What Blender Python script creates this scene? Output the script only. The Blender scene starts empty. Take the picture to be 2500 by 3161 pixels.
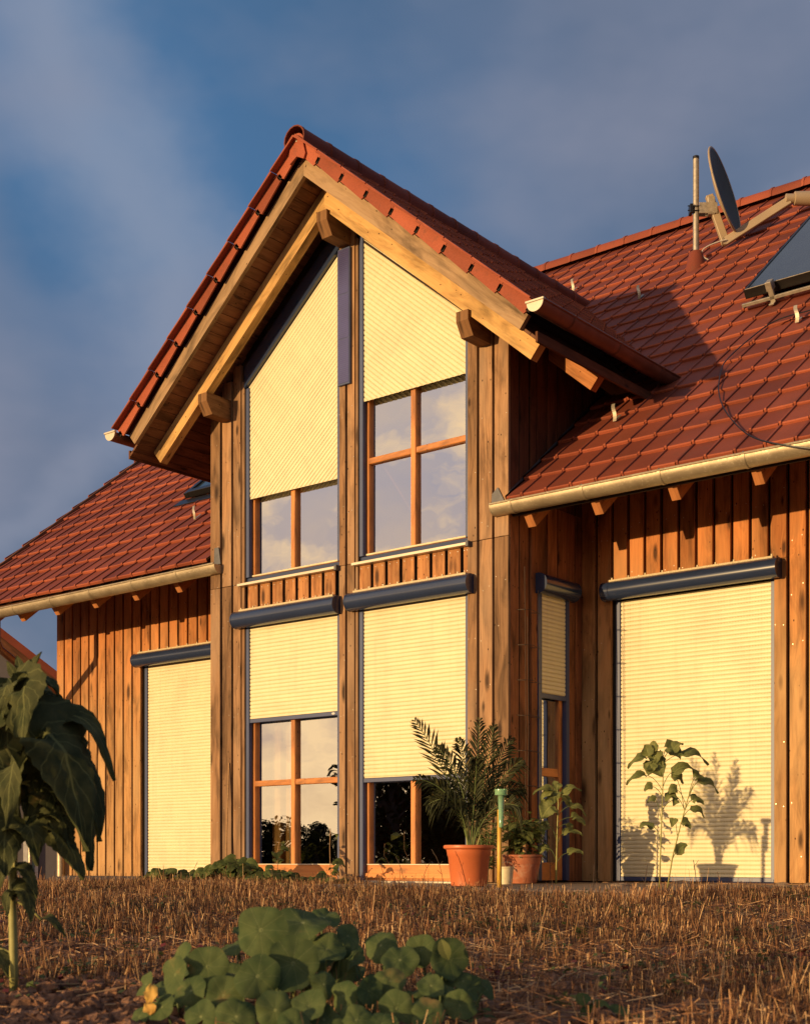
import bpy, bmesh, math, random
from mathutils import Vector, Matrix, noise
R = math.radians
C = bpy.context.scene.collection
SC = bpy.context.scene
random.seed(7)

# ---------------------------------------------------------------- camera, sky, sun, exposure
TH = R(39.16)
CAM = Vector((6.623, -9.520, 0.11))
FW = Vector((-math.sin(TH), math.cos(TH), 0)); RT = Vector((math.cos(TH), math.sin(TH), 0)); UP = Vector((0, 0, 1))
cam = bpy.data.cameras.new('camera'); co = bpy.data.objects.new('camera', cam); C.objects.link(co)
co.location = CAM; co.rotation_euler = (R(90), 0, TH)
cam.sensor_fit = 'HORIZONTAL'; cam.sensor_width = 36; cam.lens = 4209 / 2500 * 36
cam.shift_y = (2660 - 1580.5) / 2500
cam.clip_start = 0.05; cam.clip_end = 3000
cam.dof.use_dof = True; cam.dof.focus_distance = 11.8; cam.dof.aperture_fstop = 11
SC.camera = co

SUN_EL = R(3.2); SUN_AZ = math.atan2(0.287, 1.0)       # from the left of the facade's normal
SD = Vector((-math.sin(SUN_AZ) * math.cos(SUN_EL), -math.cos(SUN_AZ) * math.cos(SUN_EL), math.sin(SUN_EL)))  # towards the sun
sl = bpy.data.lights.new('sun', 'SUN'); so = bpy.data.objects.new('sun', sl); C.objects.link(so)
sl.energy = 4.9; sl.angle = R(0.5); sl.color = (1.0, 0.66, 0.30)
so.rotation_euler = SD.to_track_quat('Z', 'Y').to_euler()

W = bpy.data.worlds.new('World'); SC.world = W; W.use_nodes = True
nt = W.node_tree; nt.nodes.clear()
def nd(nt, t, **k):
    n = nt.nodes.new(t)
    for a, b in k.items(): setattr(n, a, b)
    return n
def setin(n, **k):
    for a, b in k.items(): n.inputs[a.replace('_', ' ')].default_value = b
wo = nd(nt, 'ShaderNodeOutputWorld'); bg = nd(nt, 'ShaderNodeBackground'); bg.inputs[1].default_value = 0.088
nt.links.new(bg.outputs[0], wo.inputs[0])
sky = nd(nt, 'ShaderNodeTexSky', sky_type='NISHITA', sun_disc=False, sun_elevation=SUN_EL)
sky.sun_rotation = math.atan2(SD.x, SD.y); sky.air_density = 1.0; sky.dust_density = 0.6; sky.ozone_density = 3.0
tc = nd(nt, 'ShaderNodeTexCoord')
def wn(scale, detail, sx, sy, sz, loc=(0, 0, 0), rough=0.5):
    m = nd(nt, 'ShaderNodeMapping'); m.inputs['Scale'].default_value = (sx, sy, sz); m.inputs['Location'].default_value = loc
    nt.links.new(tc.outputs['Generated'], m.inputs[0])
    n = nd(nt, 'ShaderNodeTexNoise'); n.inputs['Scale'].default_value = scale; n.inputs['Detail'].default_value = detail; n.inputs['Roughness'].default_value = rough
    nt.links.new(m.outputs[0], n.inputs['Vector']); return n
def wramp(src, pts):
    r = nd(nt, 'ShaderNodeValToRGB'); e = r.color_ramp.elements
    e[0].position, e[0].color = pts[0][0], pts[0][1]; e[1].position, e[1].color = pts[1][0], pts[1][1]
    for p in pts[2:]:
        x = e.new(p[0]); x.color = p[1]
    nt.links.new(src, r.inputs[0]); return r
def wmix(fac, a, b, t='MIX'):
    m = nd(nt, 'ShaderNodeMix', data_type='RGBA', blend_type=t)
    if isinstance(fac, float): m.inputs[0].default_value = fac
    else: nt.links.new(fac, m.inputs[0])
    for s, i in ((a, 6), (b, 7)):
        if isinstance(s, tuple): m.inputs[i].default_value = s
        else: nt.links.new(s, m.inputs[i])
    return m.outputs[2]
def g(v): return (v, v, v, 1)
# toward-the-sun factor of a sky direction
nrm = nd(nt, 'ShaderNodeVectorMath', operation='NORMALIZE'); nt.links.new(tc.outputs['Generated'], nrm.inputs[0])
dt = nd(nt, 'ShaderNodeVectorMath', operation='DOT_PRODUCT'); nt.links.new(nrm.outputs[0], dt.inputs[0]); dt.inputs[1].default_value = SD
near = wramp(dt.outputs['Value'], [(0.42, g(0)), (0.86, g(1))])
sep = nd(nt, 'ShaderNodeSeparateXYZ'); nt.links.new(nrm.outputs[0], sep.inputs[0])
# clear sky away from the sun: the sky texture graded to the deep blue of the far side
slate = wn(1.7, 2, 1, 1, 1.2, (7.3, 3.1, 1.4), .4); ms = wramp(slate.outputs['Fac'], [(0.34, g(0)), (0.54, g(1))])
clear = wmix(0.66, sky.outputs[0], wmix(ms.outputs[0], (1.05, 2.75, 5.5, 1), (1.15, 1.95, 3.4, 1)))
low = wramp(sep.outputs['Z'], [(0.0, g(1)), (0.30, g(0))])
warm_sky = wmix(low.outputs[0], (6.2, 6.2, 7.8, 1), (11.5, 7.6, 4.6, 1))
clear = wmix(near.outputs[0], clear, warm_sky)
c1 = wn(2.2, 3, 1, 1, 1.3, (1.9, .55, .2), .45); m1 = wramp(c1.outputs['Fac'], [(0.44, g(0)), (0.70, g(.8))])
c2 = wn(5.5, 4, 1, 1, 1.8, (4.3, 2.1, .9), .5); m2 = wramp(c2.outputs['Fac'], [(0.44, g(0)), (0.72, g(.45))])
mk = wmix(1.0, m1.outputs[0], m2.outputs[0], 'ADD')
farc = (2.9, 3.1, 4.1, 1); nearc = (17, 11.6, 6.0, 1)
cloudc = wmix(near.outputs[0], farc, nearc)
# two long faint veils of cloud, each along a great circle of the sky
def veil(p, q, width, amt, nz):
    n_ = p.normalized().cross(q.normalized()).normalized()
    dd = nd(nt, 'ShaderNodeVectorMath', operation='DOT_PRODUCT'); nt.links.new(nrm.outputs[0], dd.inputs[0]); dd.inputs[1].default_value = n_
    wob = nd(nt, 'ShaderNodeMath', operation='MULTIPLY_ADD'); nt.links.new(nz, wob.inputs[0]); wob.inputs[1].default_value = .16; nt.links.new(dd.outputs['Value'], wob.inputs[2])
    sb_ = nd(nt, 'ShaderNodeMath', operation='SUBTRACT'); nt.links.new(wob.outputs[0], sb_.inputs[0]); sb_.inputs[1].default_value = .08
    ab = nd(nt, 'ShaderNodeMath', operation='ABSOLUTE'); nt.links.new(sb_.outputs[0], ab.inputs[0])
    r_ = nd(nt, 'ShaderNodeMapRange'); r_.interpolation_type = 'SMOOTHSTEP'; nt.links.new(ab.outputs[0], r_.inputs[0]); r_.inputs[1].default_value = 0; r_.inputs[2].default_value = width; r_.inputs[3].default_value = amt; r_.inputs[4].default_value = 0
    return r_.outputs[0]
def sdir(u, v): return FW + (u - 1250) / 4209 * RT - UP * ((v - 2660) / 4209)
nz = wn(4.5, 5, 1, 1, 1.4, (2.2, 5.1, 3.3), .55).outputs['Fac']
v1 = veil(sdir(180, 60), sdir(470, 1050), .075, .5, nz); v2 = veil(sdir(-100, 1650), sdir(420, 1450), .03, .4, nz)
clear = wmix(v1, clear, (4.0, 4.3, 5.3, 1)); clear = wmix(v2, clear, (3.6, 3.9, 5.0, 1))
skyc = wmix(mk, clear, cloudc)
c3 = wn(7.5, 6, 1, 1, 2.2, (6.1, 1.3, 2.7), .58); m3 = wramp(c3.outputs['Fac'], [(0.46, g(0)), (0.62, g(.9))])
gm_ = wmix(1.0, m3.outputs[0], near.outputs[0], 'MULTIPLY'); skyc = wmix(gm_, skyc, (19, 13.2, 7.0, 1))
nt.links.new(skyc, bg.inputs[0])

SC.view_settings.view_transform = 'Standard'; SC.view_settings.look = 'None'
SC.view_settings.exposure = 0; SC.view_settings.gamma = 1
SC.cycles.use_denoising = True
SC.cycles.max_bounces = 8; SC.cycles.transparent_max_bounces = 16

# ---------------------------------------------------------------- materials
def mat(name):
    m = bpy.data.materials.new(name); m.use_nodes = True
    return m, m.node_tree, m.node_tree.nodes['Principled BSDF']
def lk(nt, a, b): nt.links.new(a, b)
def noi(nt, vec, scale, detail=3, rough=.5, dist=0):
    n = nd(nt, 'ShaderNodeTexNoise'); n.inputs['Scale'].default_value = scale; n.inputs['Detail'].default_value = detail
    n.inputs['Roughness'].default_value = rough; n.inputs['Distortion'].default_value = dist
    if vec is not None: lk(nt, vec, n.inputs['Vector'])
    return n.outputs['Fac']
def ramp(nt, src, pts):
    r = nd(nt, 'ShaderNodeValToRGB'); e = r.color_ramp.elements
    f = lambda c: c if len(c) == 4 else (*c, 1)
    e[0].position, e[0].color = pts[0][0], f(pts[0][1]); e[1].position, e[1].color = pts[1][0], f(pts[1][1])
    for p in pts[2:]:
        x = e.new(p[0]); x.color = f(p[1])
    lk(nt, src, r.inputs[0]); return r.outputs[0]
def mixc(nt, fac, a, b, t='MIX'):
    m = nd(nt, 'ShaderNodeMix', data_type='RGBA', blend_type=t)
    if isinstance(fac, (int, float)): m.inputs[0].default_value = fac
    else: lk(nt, fac, m.inputs[0])
    for s, i in ((a, 6), (b, 7)):
        if isinstance(s, tuple): m.inputs[i].default_value = s if len(s) == 4 else (*s, 1)
        else: lk(nt, s, m.inputs[i])
    return m.outputs[2]
def mp(nt, vec, scale=(1, 1, 1), rot=(0, 0, 0), loc=(0, 0, 0)):
    m = nd(nt, 'ShaderNodeMapping'); m.inputs['Scale'].default_value = scale; m.inputs['Rotation'].default_value = rot; m.inputs['Location'].default_value = loc
    lk(nt, vec, m.inputs[0]); return m.outputs[0]
def bump(nt, bs, h, strength, dist):
    b = nd(nt, 'ShaderNodeBump'); b.inputs['Strength'].default_value = strength; b.inputs['Distance'].default_value = dist
    lk(nt, h, b.inputs['Height']); lk(nt, b.outputs[0], bs.inputs['Normal'])
def gry(v): return (v, v, v)

def nd_range(nt, src, a, b):
    m = nd(nt, 'ShaderNodeMapRange'); lk(nt, src, m.inputs[0]); m.inputs[1].default_value = a; m.inputs[2].default_value = b; return m.outputs[0]
def wood(name, light, mid, dark, knots=1.0, rough=.75, weather=None, var=.55, spec=.25, fresh=False):
    """planed or sawn softwood; grain runs along UV.y (metres)"""
    m, nt, bs = mat(name)
    uv = nd(nt, 'ShaderNodeUVMap').outputs[0]
    geo = nd(nt, 'ShaderNodeNewGeometry')
    off = nd(nt, 'ShaderNodeCombineXYZ'); mul = nd(nt, 'ShaderNodeMath', operation='MULTIPLY'); mul.inputs[1].default_value = 37.0
    lk(nt, geo.outputs['Random Per Island'], mul.inputs[0]); lk(nt, mul.outputs[0], off.inputs[0]); lk(nt, mul.outputs[0], off.inputs[1]); lk(nt, mul.outputs[0], off.inputs[2])
    ad = nd(nt, 'ShaderNodeVectorMath', operation='ADD'); lk(nt, uv, ad.inputs[0]); lk(nt, off.outputs[0], ad.inputs[1])
    v = ad.outputs[0]
    # knots first: they bend the grain round them
    kv = mp(nt, v, (7.5, 2.3, 1))
    vo = nd(nt, 'ShaderNodeTexVoronoi'); vo.inputs['Scale'].default_value = 1.0; vo.inputs['Randomness'].default_value = 1.0; lk(nt, kv, vo.inputs['Vector'])
    kd = vo.outputs['Distance']
    sepc = nd(nt, 'ShaderNodeSeparateColor'); lk(nt, vo.outputs['Color'], sepc.inputs[0])
    ksz = nd(nt, 'ShaderNodeMapRange'); lk(nt, sepc.outputs[0], ksz.inputs[0]); ksz.inputs[1].default_value = .25; ksz.inputs[2].default_value = 1; ksz.inputs[3].default_value = .001; ksz.inputs[4].default_value = .24 * knots + .001
    rel = nd(nt, 'ShaderNodeMath', operation='DIVIDE'); lk(nt, kd, rel.inputs[0]); lk(nt, ksz.outputs[0], rel.inputs[1])
    knot = ramp(nt, rel.outputs[0], [(.45, gry(1)), (1.0, gry(0))])
    sh = nd(nt, 'ShaderNodeMath', operation='DIVIDE'); sh.inputs[0].default_value = .012; 
    add2 = nd(nt, 'ShaderNodeMath', operation='ADD'); lk(nt, kd, add2.inputs[0]); add2.inputs[1].default_value = .10; lk(nt, add2.outputs[0], sh.inputs[1])
    bend = nd(nt, 'ShaderNodeCombineXYZ'); lk(nt, sh.outputs[0], bend.inputs[0])
    ad2 = nd(nt, 'ShaderNodeVectorMath', operation='ADD'); lk(nt, v, ad2.inputs[0]); lk(nt, bend.outputs[0], ad2.inputs[1])
    gv = ad2.outputs[0]
    g1 = noi(nt, mp(nt, gv, (42, 1.5, 1)), 1, 6, .65, .7)
    g2 = noi(nt, mp(nt, gv, (170, 3.0, 1)), 1, 3, .6)
    blot = noi(nt, mp(nt, v, (6.5, 1.7, 1)), 1, 5, .6, .6)
    base = ramp(nt, g1, [(.28, dark), (.46, mid), (.68, light)])
    base = mixc(nt, .32, base, ramp(nt, g2, [(.3, mid), (.72, light)]), 'MIX')
    bl = ramp(nt, blot, [(.30, gry(.36)), (.56, gry(1.06))])
    base = mixc(nt, 1.0, base, bl, 'MULTIPLY')
    rv = ramp(nt, geo.outputs['Random Per Island'], [(0, gry(1 - var * .5)), (1, gry(1 + var * .28))])
    # shuffle so neighbours differ
    base = mixc(nt, 1.0, base, rv, 'MULTIPLY')
    if weather:   # greyed, paler patches of old stain
        wv = noi(nt, mp(nt, v, (3.2, .7, 1)), 1, 3, .55)
        base = mixc(nt, ramp(nt, wv, [(.45, gry(0)), (.72, gry(.75))]), base, weather)
    if fresh:     # redder stain survives higher up, where rain seldom reaches
        so_ = nd(nt, 'ShaderNodeSeparateXYZ'); lk(nt, nd(nt, 'ShaderNodeTexCoord').outputs['Object'], so_.inputs[0])
        hz = nd(nt, 'ShaderNodeMath', operation='ADD'); lk(nt, so_.outputs[2], hz.inputs[0]); lk(nt, blot, hz.inputs[1])
        base = mixc(nt, ramp(nt, hz.outputs[0], [(.9, gry(0)), (1, gry(0))]) if False else nd_range(nt, hz.outputs[0], 2.1, 3.5), base, mixc(nt, 1.0, base, (1.10, .76, .58), 'MULTIPLY'))
    base = mixc(nt, mixc(nt, 1.0, knot, gry(.85), 'MULTIPLY'), base, tuple(c * .28 for c in dark))
    # small nail holes, tar specks
    v2 = nd(nt, 'ShaderNodeTexVoronoi'); v2.inputs['Scale'].default_value = 1.0; lk(nt, mp(nt, v, (26, 15, 1)), v2.inputs['Vector'])
    s2 = nd(nt, 'ShaderNodeSeparateColor'); lk(nt, v2.outputs['Color'], s2.inputs[0])
    pw = nd(nt, 'ShaderNodeMath', operation='GREATER_THAN'); lk(nt, s2.outputs[1], pw.inputs[0]); pw.inputs[1].default_value = .78
    sp = ramp(nt, v2.outputs['Distance'], [(.10, gry(1)), (.17, gry(0))])
    spm = mixc(nt, 1.0, sp, pw.outputs[0], 'MULTIPLY')
    base = mixc(nt, spm, base, tuple(c * .25 for c in dark))
    lk(nt, base, bs.inputs['Base Color'])
    bs.inputs['Roughness'].default_value = rough; bs.inputs['Specular IOR Level'].default_value = spec
    bump(nt, bs, g1, .5, .002)
    return m

M = {}
M['board'] = wood('weathered brown boards', (.42, .245, .125), (.27, .142, .068), (.065, .029, .016), 1.4, weather=(.36, .24, .15), var=.75)
M['wingboard'] = wood('stained wing boards', (.54, .31, .125), (.40, .20, .075), (.13, .05, .02), 1.5, weather=(.54, .34, .16), var=.6, fresh=True)
M['parapet'] = wood('tan parapet boards', (.50, .25, .10), (.36, .15, .055), (.10, .035, .015), 1.4, var=.4)
M['cheek'] = wood('shade darkened cheek boards', (.17, .065, .026), (.10, .036, .015), (.03, .012, .006), .8, var=.5)  # red brown boards darkened in colour to stand in for overhang shade
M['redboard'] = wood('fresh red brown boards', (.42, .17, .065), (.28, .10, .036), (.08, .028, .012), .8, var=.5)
M['verge'] = wood('pale verge boards', (.40, .27, .155), (.33, .21, .115), (.20, .12, .06), .45, var=.12)
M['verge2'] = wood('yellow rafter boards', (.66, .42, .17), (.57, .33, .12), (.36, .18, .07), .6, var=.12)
M['beam'] = wood('brown beams', (.30, .16, .07), (.19, .09, .038), (.06, .025, .012), .8, var=.3)
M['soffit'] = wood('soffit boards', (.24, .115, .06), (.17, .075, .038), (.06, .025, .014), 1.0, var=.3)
M['rafter'] = wood('orange rafters', (.55, .24, .09), (.42, .16, .055), (.2, .07, .03), .6, var=.3)
M['frame'] = wood('orange window wood', (.66, .26, .07), (.60, .22, .055), (.5, .17, .04), .05, rough=.45, var=.05, spec=.4)

def simple(name, col, rough=.6, metal=0, var=.25, scale=8, bmp=0, spec=.5, coat=0, dirt=None):
    m, nt, bs = mat(name)
    tcn = nd(nt, 'ShaderNodeTexCoord').outputs['Object']
    n = noi(nt, tcn, scale, 5, .6)
    c = mixc(nt, 1.0, (*col, 1), ramp(nt, n, [(.3, gry(1 - var)), (.7, gry(1 + var * .4))]), 'MULTIPLY')
    if dirt:
        n2 = noi(nt, tcn, dirt[1], 6, .65)
        c = mixc(nt, ramp(nt, n2, [(.5, gry(0)), (.72, gry(dirt[2]))]), c, dirt[0])
    lk(nt, c, bs.inputs['Base Color'])
    bs.inputs['Roughness'].default_value = rough; bs.inputs['Metallic'].default_value = metal; bs.inputs['Specular IOR Level'].default_value = spec
    if coat: bs.inputs['Coat Weight'].default_value = coat; bs.inputs['Coat Roughness'].default_value = .15
    if bmp: bump(nt, bs, noi(nt, tcn, scale * 4, 4), bmp, .004)
    return m
M['blue'] = simple('dark blue painted aluminium', (.022, .036, .085), .2, 0, .12, 3, spec=.8)
M['bluerail'] = simple('blue guide rail', (.05, .07, .16), .4, 0, .1, 3)
M['black'] = simple('dark gap', (.012, .009, .007), .9)
M['darkwood'] = simple('dark backing', (.03, .014, .008), .9)
M['galv'] = simple('galvanised steel', (.42, .37, .30), .5, .6, .3, 30)
M['sill'] = simple('pale metal sill', (.62, .55, .42), .4, .3, .1, 5)
M['mesh'] = simple('perforated strip', (.62, .5, .30), .6, 0, .5, 160)
M['screw'] = simple('screw head', (.75, .68, .55), .3, .7, .1)
M['lead'] = simple('lead flashing', (.10, .10, .11), .55, .3, .3, 12)
M['cable'] = simple('black cable', (.012, .012, .014), .4)
M['whitecable'] = simple('white cable', (.6, .55, .48), .5)
M['dishback'] = simple('beige dish paint', (.38, .29, .19), .45, 0, .1, 6)
M['dishface'] = simple('shade darkened dish face', (.045, .06, .052), .6, 0, .2, 6)  # shade of the side turned from the sun, put into the face colour
M['blackmetal'] = simple('black anodised frame', (.015, .013, .013), .35, .3)
M['plastic_pot'] = simple('orange plastic pot', (.60, .16, .055), .42, 0, .1, 5, spec=.5)
M['terracotta'] = simple('terracotta', (.46, .15, .07), .85, 0, .3, 9, .3, dirt=((.62, .42, .30), 11, .6))
M['cream_plastic'] = simple('cream plastic', (.72, .62, .40), .5)
M['yellowpole'] = simple('yellow pole', (.72, .42, .06), .45, 0, .25, 14)
M['soilpot'] = simple('potting soil', (.05, .028, .018), .95, 0, .4, 40)
M['stone'] = simple('edging stone', (.27, .195, .135), .9, 0, .4, 14, .8)
M['plank'] = M['board']
M['render'] = simple('grey render', (.115, .105, .12), .9, 0, .12, 3)
M['interior'] = simple('interior plaster', (.40, .34, .28), .9, 0, .08, 2)
M['floorin'] = simple('interior floor', (.2, .12, .06), .5, 0, .2, 3)
M['white'] = simple('white frame', (.6, .58, .55), .5)
M['copper'] = simple('weathered copper pipe', (.20, .095, .06), .45, .6, .35, 14, dirt=((.09, .05, .035), 20, .7))
M['stem'] = simple('green yellow stem', (.34, .32, .10), .6, 0, .25, 30)
M['greenstem'] = simple('green stem', (.12, .16, .045), .6, 0, .25, 30)
M['drystem'] = simple('dry stem', (.40, .23, .10), .8, 0, .35, 30)
M['bark'] = simple('bark', (.09, .06, .04), .9, 0, .4, 20)

def gutter_mat():
    m, nt, bs = mat('aged zinc gutter')
    o = nd(nt, 'ShaderNodeTexCoord').outputs['Object']
    n = noi(nt, o, 5, 5, .6); n2 = noi(nt, o, 55, 5, .7)
    c = ramp(nt, n, [(.3, (.30, .24, .16)), (.7, (.47, .39, .27))])
    c = mixc(nt, ramp(nt, n2, [(.56, gry(0)), (.68, gry(.55))]), c, (.66, .58, .44))
    lk(nt, c, bs.inputs['Base Color']); bs.inputs['Metallic'].default_value = .55
    lk(nt, ramp(nt, n2, [(.3, gry(.38)), (.7, gry(.62))]), bs.inputs['Roughness'])
    return m
M['gutter'] = gutter_mat()
def brown_gutter():
    m, nt, bs = mat('red brown gutter'); o = nd(nt, 'ShaderNodeTexCoord').outputs['Object']
    c = ramp(nt, noi(nt, o, 6, 4), [(.3, (.16, .075, .05)), (.7, (.24, .115, .075))])
    lk(nt, c, bs.inputs['Base Color']); bs.inputs['Metallic'].default_value = .5; bs.inputs['Roughness'].default_value = .4
    return m
M['gutter2'] = brown_gutter()

def tile_mat(name='red clay tiles', k=(1, 1, 1), rgh=.6):
    m, nt, bs = mat(name)
    o = nd(nt, 'ShaderNodeTexCoord').outputs['Object']; geo = nd(nt, 'ShaderNodeNewGeometry')
    c = ramp(nt, geo.outputs['Random Per Island'], [(0, (.15 * k[0], .040 * k[1], .025 * k[2])), (.5, (.195 * k[0], .050 * k[1], .030 * k[2])), (1, (.235 * k[0], .064 * k[1], .038 * k[2]))])
    n = noi(nt, o, 2.1, 4); c = mixc(nt, 1.0, c, ramp(nt, n, [(.3, gry(.82)), (.7, gry(1.1))]), 'MULTIPLY')
    n2 = noi(nt, o, 130, 3, .7); c = mixc(nt, 1.0, c, ramp(nt, n2, [(.3, gry(.8)), (.7, gry(1.12))]), 'MULTIPLY')
    n3 = noi(nt, o, 7, 6, .75); c = mixc(nt, ramp(nt, n3, [(.56, gry(0)), (.72, gry(.5))]), c, (.10, .06, .042))
    lk(nt, c, bs.inputs['Base Color']); bs.inputs['Roughness'].default_value = rgh; bs.inputs['Specular IOR Level'].default_value = .12
    bump(nt, bs, n2, .15, .002)
    return m
M['tile'] = tile_mat()
M['tile2'] = tile_mat('clean clay edges', (1.6, 1.6, 1.4)); M['tile3'] = tile_mat('verge clay', (1.8, 1.8, 1.6))

def curtain_mat():
    m, nt, bs = mat('cream shutter slats')
    uv = nd(nt, 'ShaderNodeUVMap').outputs[0]       # metres: x along the slat, y across
    sx = nd(nt, 'ShaderNodeSeparateXYZ'); lk(nt, uv, sx.inputs[0])
    def frac(v, k):
        a = nd(nt, 'ShaderNodeMath', operation='MULTIPLY'); lk(nt, v, a.inputs[0]); a.inputs[1].default_value = k
        b = nd(nt, 'ShaderNodeMath', operation='FRACT'); lk(nt, a.outputs[0], b.inputs[0]); return b.outputs[0]
    fy = frac(sx.outputs[1], 1 / .037); fx = frac(sx.outputs[0], 1 / .026)
    lt = lambda v, t: (lambda a: (lk(nt, v, a.inputs[0]), setattr(a.inputs[1], 'default_value', t), a.outputs[0])[2])(nd(nt, 'ShaderNodeMath', operation='LESS_THAN'))
    a = lt(fy, .11); b = lt(fx, .42)
    an = nd(nt, 'ShaderNodeMath', operation='MULTIPLY'); lk(nt, a, an.inputs[0]); lk(nt, b, an.inputs[1])
    big = noi(nt, mp(nt, uv, (1.2, 9, 1)), 1, 3)
    vis = ramp(nt, big, [(.40, gry(.15)), (.62, gry(.6))])
    f = nd(nt, 'ShaderNodeMath', operation='MULTIPLY'); lk(nt, an.outputs[0], f.inputs[0]); lk(nt, vis, f.inputs[1])
    n = noi(nt, mp(nt, uv, (2, 27.03, 1)), 1, 2)
    c = mixc(nt, 1.0, (.77, .69, .45), ramp(nt, n, [(.3, gry(.94)), (.7, gry(1.04))]), 'MULTIPLY')
    d = noi(nt, mp(nt, uv, (3, 1.5, 1)), 1, 6, .6); c = mixc(nt, ramp(nt, d, [(.45, gry(0)), (.75, gry(.3))]), c, (.50, .40, .25))
    rn = noi(nt, mp(nt, uv, (22, .6, 1)), 1, 4, .6); c = mixc(nt, ramp(nt, rn, [(.52, gry(0)), (.72, gry(.16))]), c, (.42, .34, .22))
    c = mixc(nt, f.outputs[0], c, (.30, .20, .08))
    lk(nt, c, bs.inputs['Base Color']); bs.inputs['Roughness'].default_value = .42
    return m
M['curtain'] = curtain_mat()

def glass_mat(name, fac, tint, trans):
    m = bpy.data.materials.new(name); m.use_nodes = True; nt = m.node_tree; nt.nodes.clear()
    out = nd(nt, 'ShaderNodeOutputMaterial'); mx = nd(nt, 'ShaderNodeMixShader')
    gl = nd(nt, 'ShaderNodeBsdfGlossy'); gl.inputs['Roughness'].default_value = .004; gl.inputs['Color'].default_value = (*tint, 1)
    tr = nd(nt, 'ShaderNodeBsdfTransparent'); tr.inputs['Color'].default_value = (*trans, 1)
    lw = nd(nt, 'ShaderNodeLayerWeight'); lw.inputs['Blend'].default_value = .35
    mr = nd(nt, 'ShaderNodeMapRange'); lk(nt, lw.outputs['Fresnel'], mr.inputs[0]); mr.inputs[1].default_value = 0; mr.inputs[2].default_value = 1; mr.inputs[3].default_value = fac; mr.inputs[4].default_value = 1
    lk(nt, mr.outputs[0], mx.inputs[0]); lk(nt, tr.outputs[0], mx.inputs[1]); lk(nt, gl.outputs[0], mx.inputs[2]); lk(nt, mx.outputs[0], out.inputs[0])
    o = nd(nt, 'ShaderNodeTexCoord').outputs['Object']
    b = nd(nt, 'ShaderNodeBump'); b.inputs['Strength'].default_value = .06; b.inputs['Distance'].default_value = .02
    lk(nt, noi(nt, o, 2.2, 2), b.inputs['Height']); lk(nt, b.outputs[0], gl.inputs['Normal'])
    return m
M['glass'] = glass_mat('window glass', .55, (1, 1, 1), (.85, .85, .80))
M['collglass'] = simple('solar absorber glass', (.03, .045, .06), .12, 0, .2, 4, spec=.8)
M['module'] = simple('blue photovoltaic cells', (.07, .066, .20), .22, .2, .2, 3, spec=.9)
def tube_glass():
    m, nt, bs = mat('green gauge tube'); bs.inputs['Base Color'].default_value = (.42, .72, .42, 1)
    bs.inputs['Transmission Weight'].default_value = .55; bs.inputs['Roughness'].default_value = .15; return m
M['greenplastic'] = tube_glass()

def leaf_mat(name, a, b, vein, kind, trans=.25, rough=.5):
    m, nt, bs = mat(name)
    uv = nd(nt, 'ShaderNodeUVMap').outputs[0]; geo = nd(nt, 'ShaderNodeNewGeometry')
    o = nd(nt, 'ShaderNodeTexCoord').outputs['Object']
    n = noi(nt, o, 18, 5, .6)
    c = ramp(nt, n, [(.3, a), (.7, b)])
    c = mixc(nt, 1.0, c, ramp(nt, geo.outputs['Random Per Island'], [(0, gry(.6)), (1, gry(1.55))]), 'MULTIPLY')
    s = nd(nt, 'ShaderNodeSeparateXYZ'); lk(nt, uv, s.inputs[0])
    def mth(op, x, y=None):
        q = nd(nt, 'ShaderNodeMath', operation=op)
        for i, w in enumerate((x, y)):
            if w is None: continue
            if isinstance(w, (int, float)): q.inputs[i].default_value = w
            else: lk(nt, w, q.inputs[i])
        return q.outputs[0]
    if kind == 'pinnate':
        dx = mth('ABSOLUTE', mth('SUBTRACT', s.outputs[0], .5))
        mid = ramp(nt, dx, [(.012, gry(1)), (.03, gry(0))])
        k = mth('FRACT', mth('MULTIPLY', mth('SUBTRACT', s.outputs[1], mth('MULTIPLY', dx, .6)), 7.0))
        k = mth('ABSOLUTE', mth('SUBTRACT', k, .5))
        side = ramp(nt, k, [(.03, gry(.6)), (.08, gry(0))])
        v = mixc(nt, 1.0, mid, side, 'LIGHTEN')
    elif kind == 'radial':
        x = mth('SUBTRACT', s.outputs[0], .5); y = mth('SUBTRACT', s.outputs[1], .5)
        ang = mth('ARCTAN2', y, x)
        k = mth('FRACT', mth('MULTIPLY', ang, 9 / 6.28318)); k = mth('ABSOLUTE', mth('SUBTRACT', k, .5))
        rr = mth('SQRT', mth('ADD', mth('MULTIPLY', x, x), mth('MULTIPLY', y, y)))
        kk = mth('MULTIPLY', k, mth('ADD', rr, .02))
        v = ramp(nt, kk, [(.0015, gry(.55)), (.007, gry(0))])
        v = mixc(nt, 1.0, v, ramp(nt, rr, [(.015, gry(1)), (.05, gry(0))]), 'LIGHTEN')
    else:
        v = None
    if v is not None: c = mixc(nt, v, c, vein)
    # eaten, browned patches
    br = noi(nt, o, 9, 4, .6); c = mixc(nt, ramp(nt, br, [(.64, gry(0)), (.76, gry(.7))]), c, (.30, .19, .07))
    lk(nt, c, bs.inputs['Base Color']); bs.inputs['Roughness'].default_value = rough; bs.inputs['Specular IOR Level'].default_value = .15
    if v is not None: bump(nt, bs, mixc(nt, .5, n, v, 'SUBTRACT'), .4, .004)
    tl = nd(nt, 'ShaderNodeBsdfTranslucent'); lk(nt, c, tl.inputs[0]); mx = nd(nt, 'ShaderNodeMixShader'); mx.inputs[0].default_value = trans
    out = nt.nodes['Material Output']; lk(nt, bs.outputs[0], mx.inputs[1]); lk(nt, tl.outputs[0], mx.inputs[2]); lk(nt, mx.outputs[0], out.inputs[0])
    return m
M['sunleaf'] = leaf_mat('sunflower leaf', (.028, .040, .017), (.095, .098, .040), (.17, .18, .07), 'pinnate', .25, .8)
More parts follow.
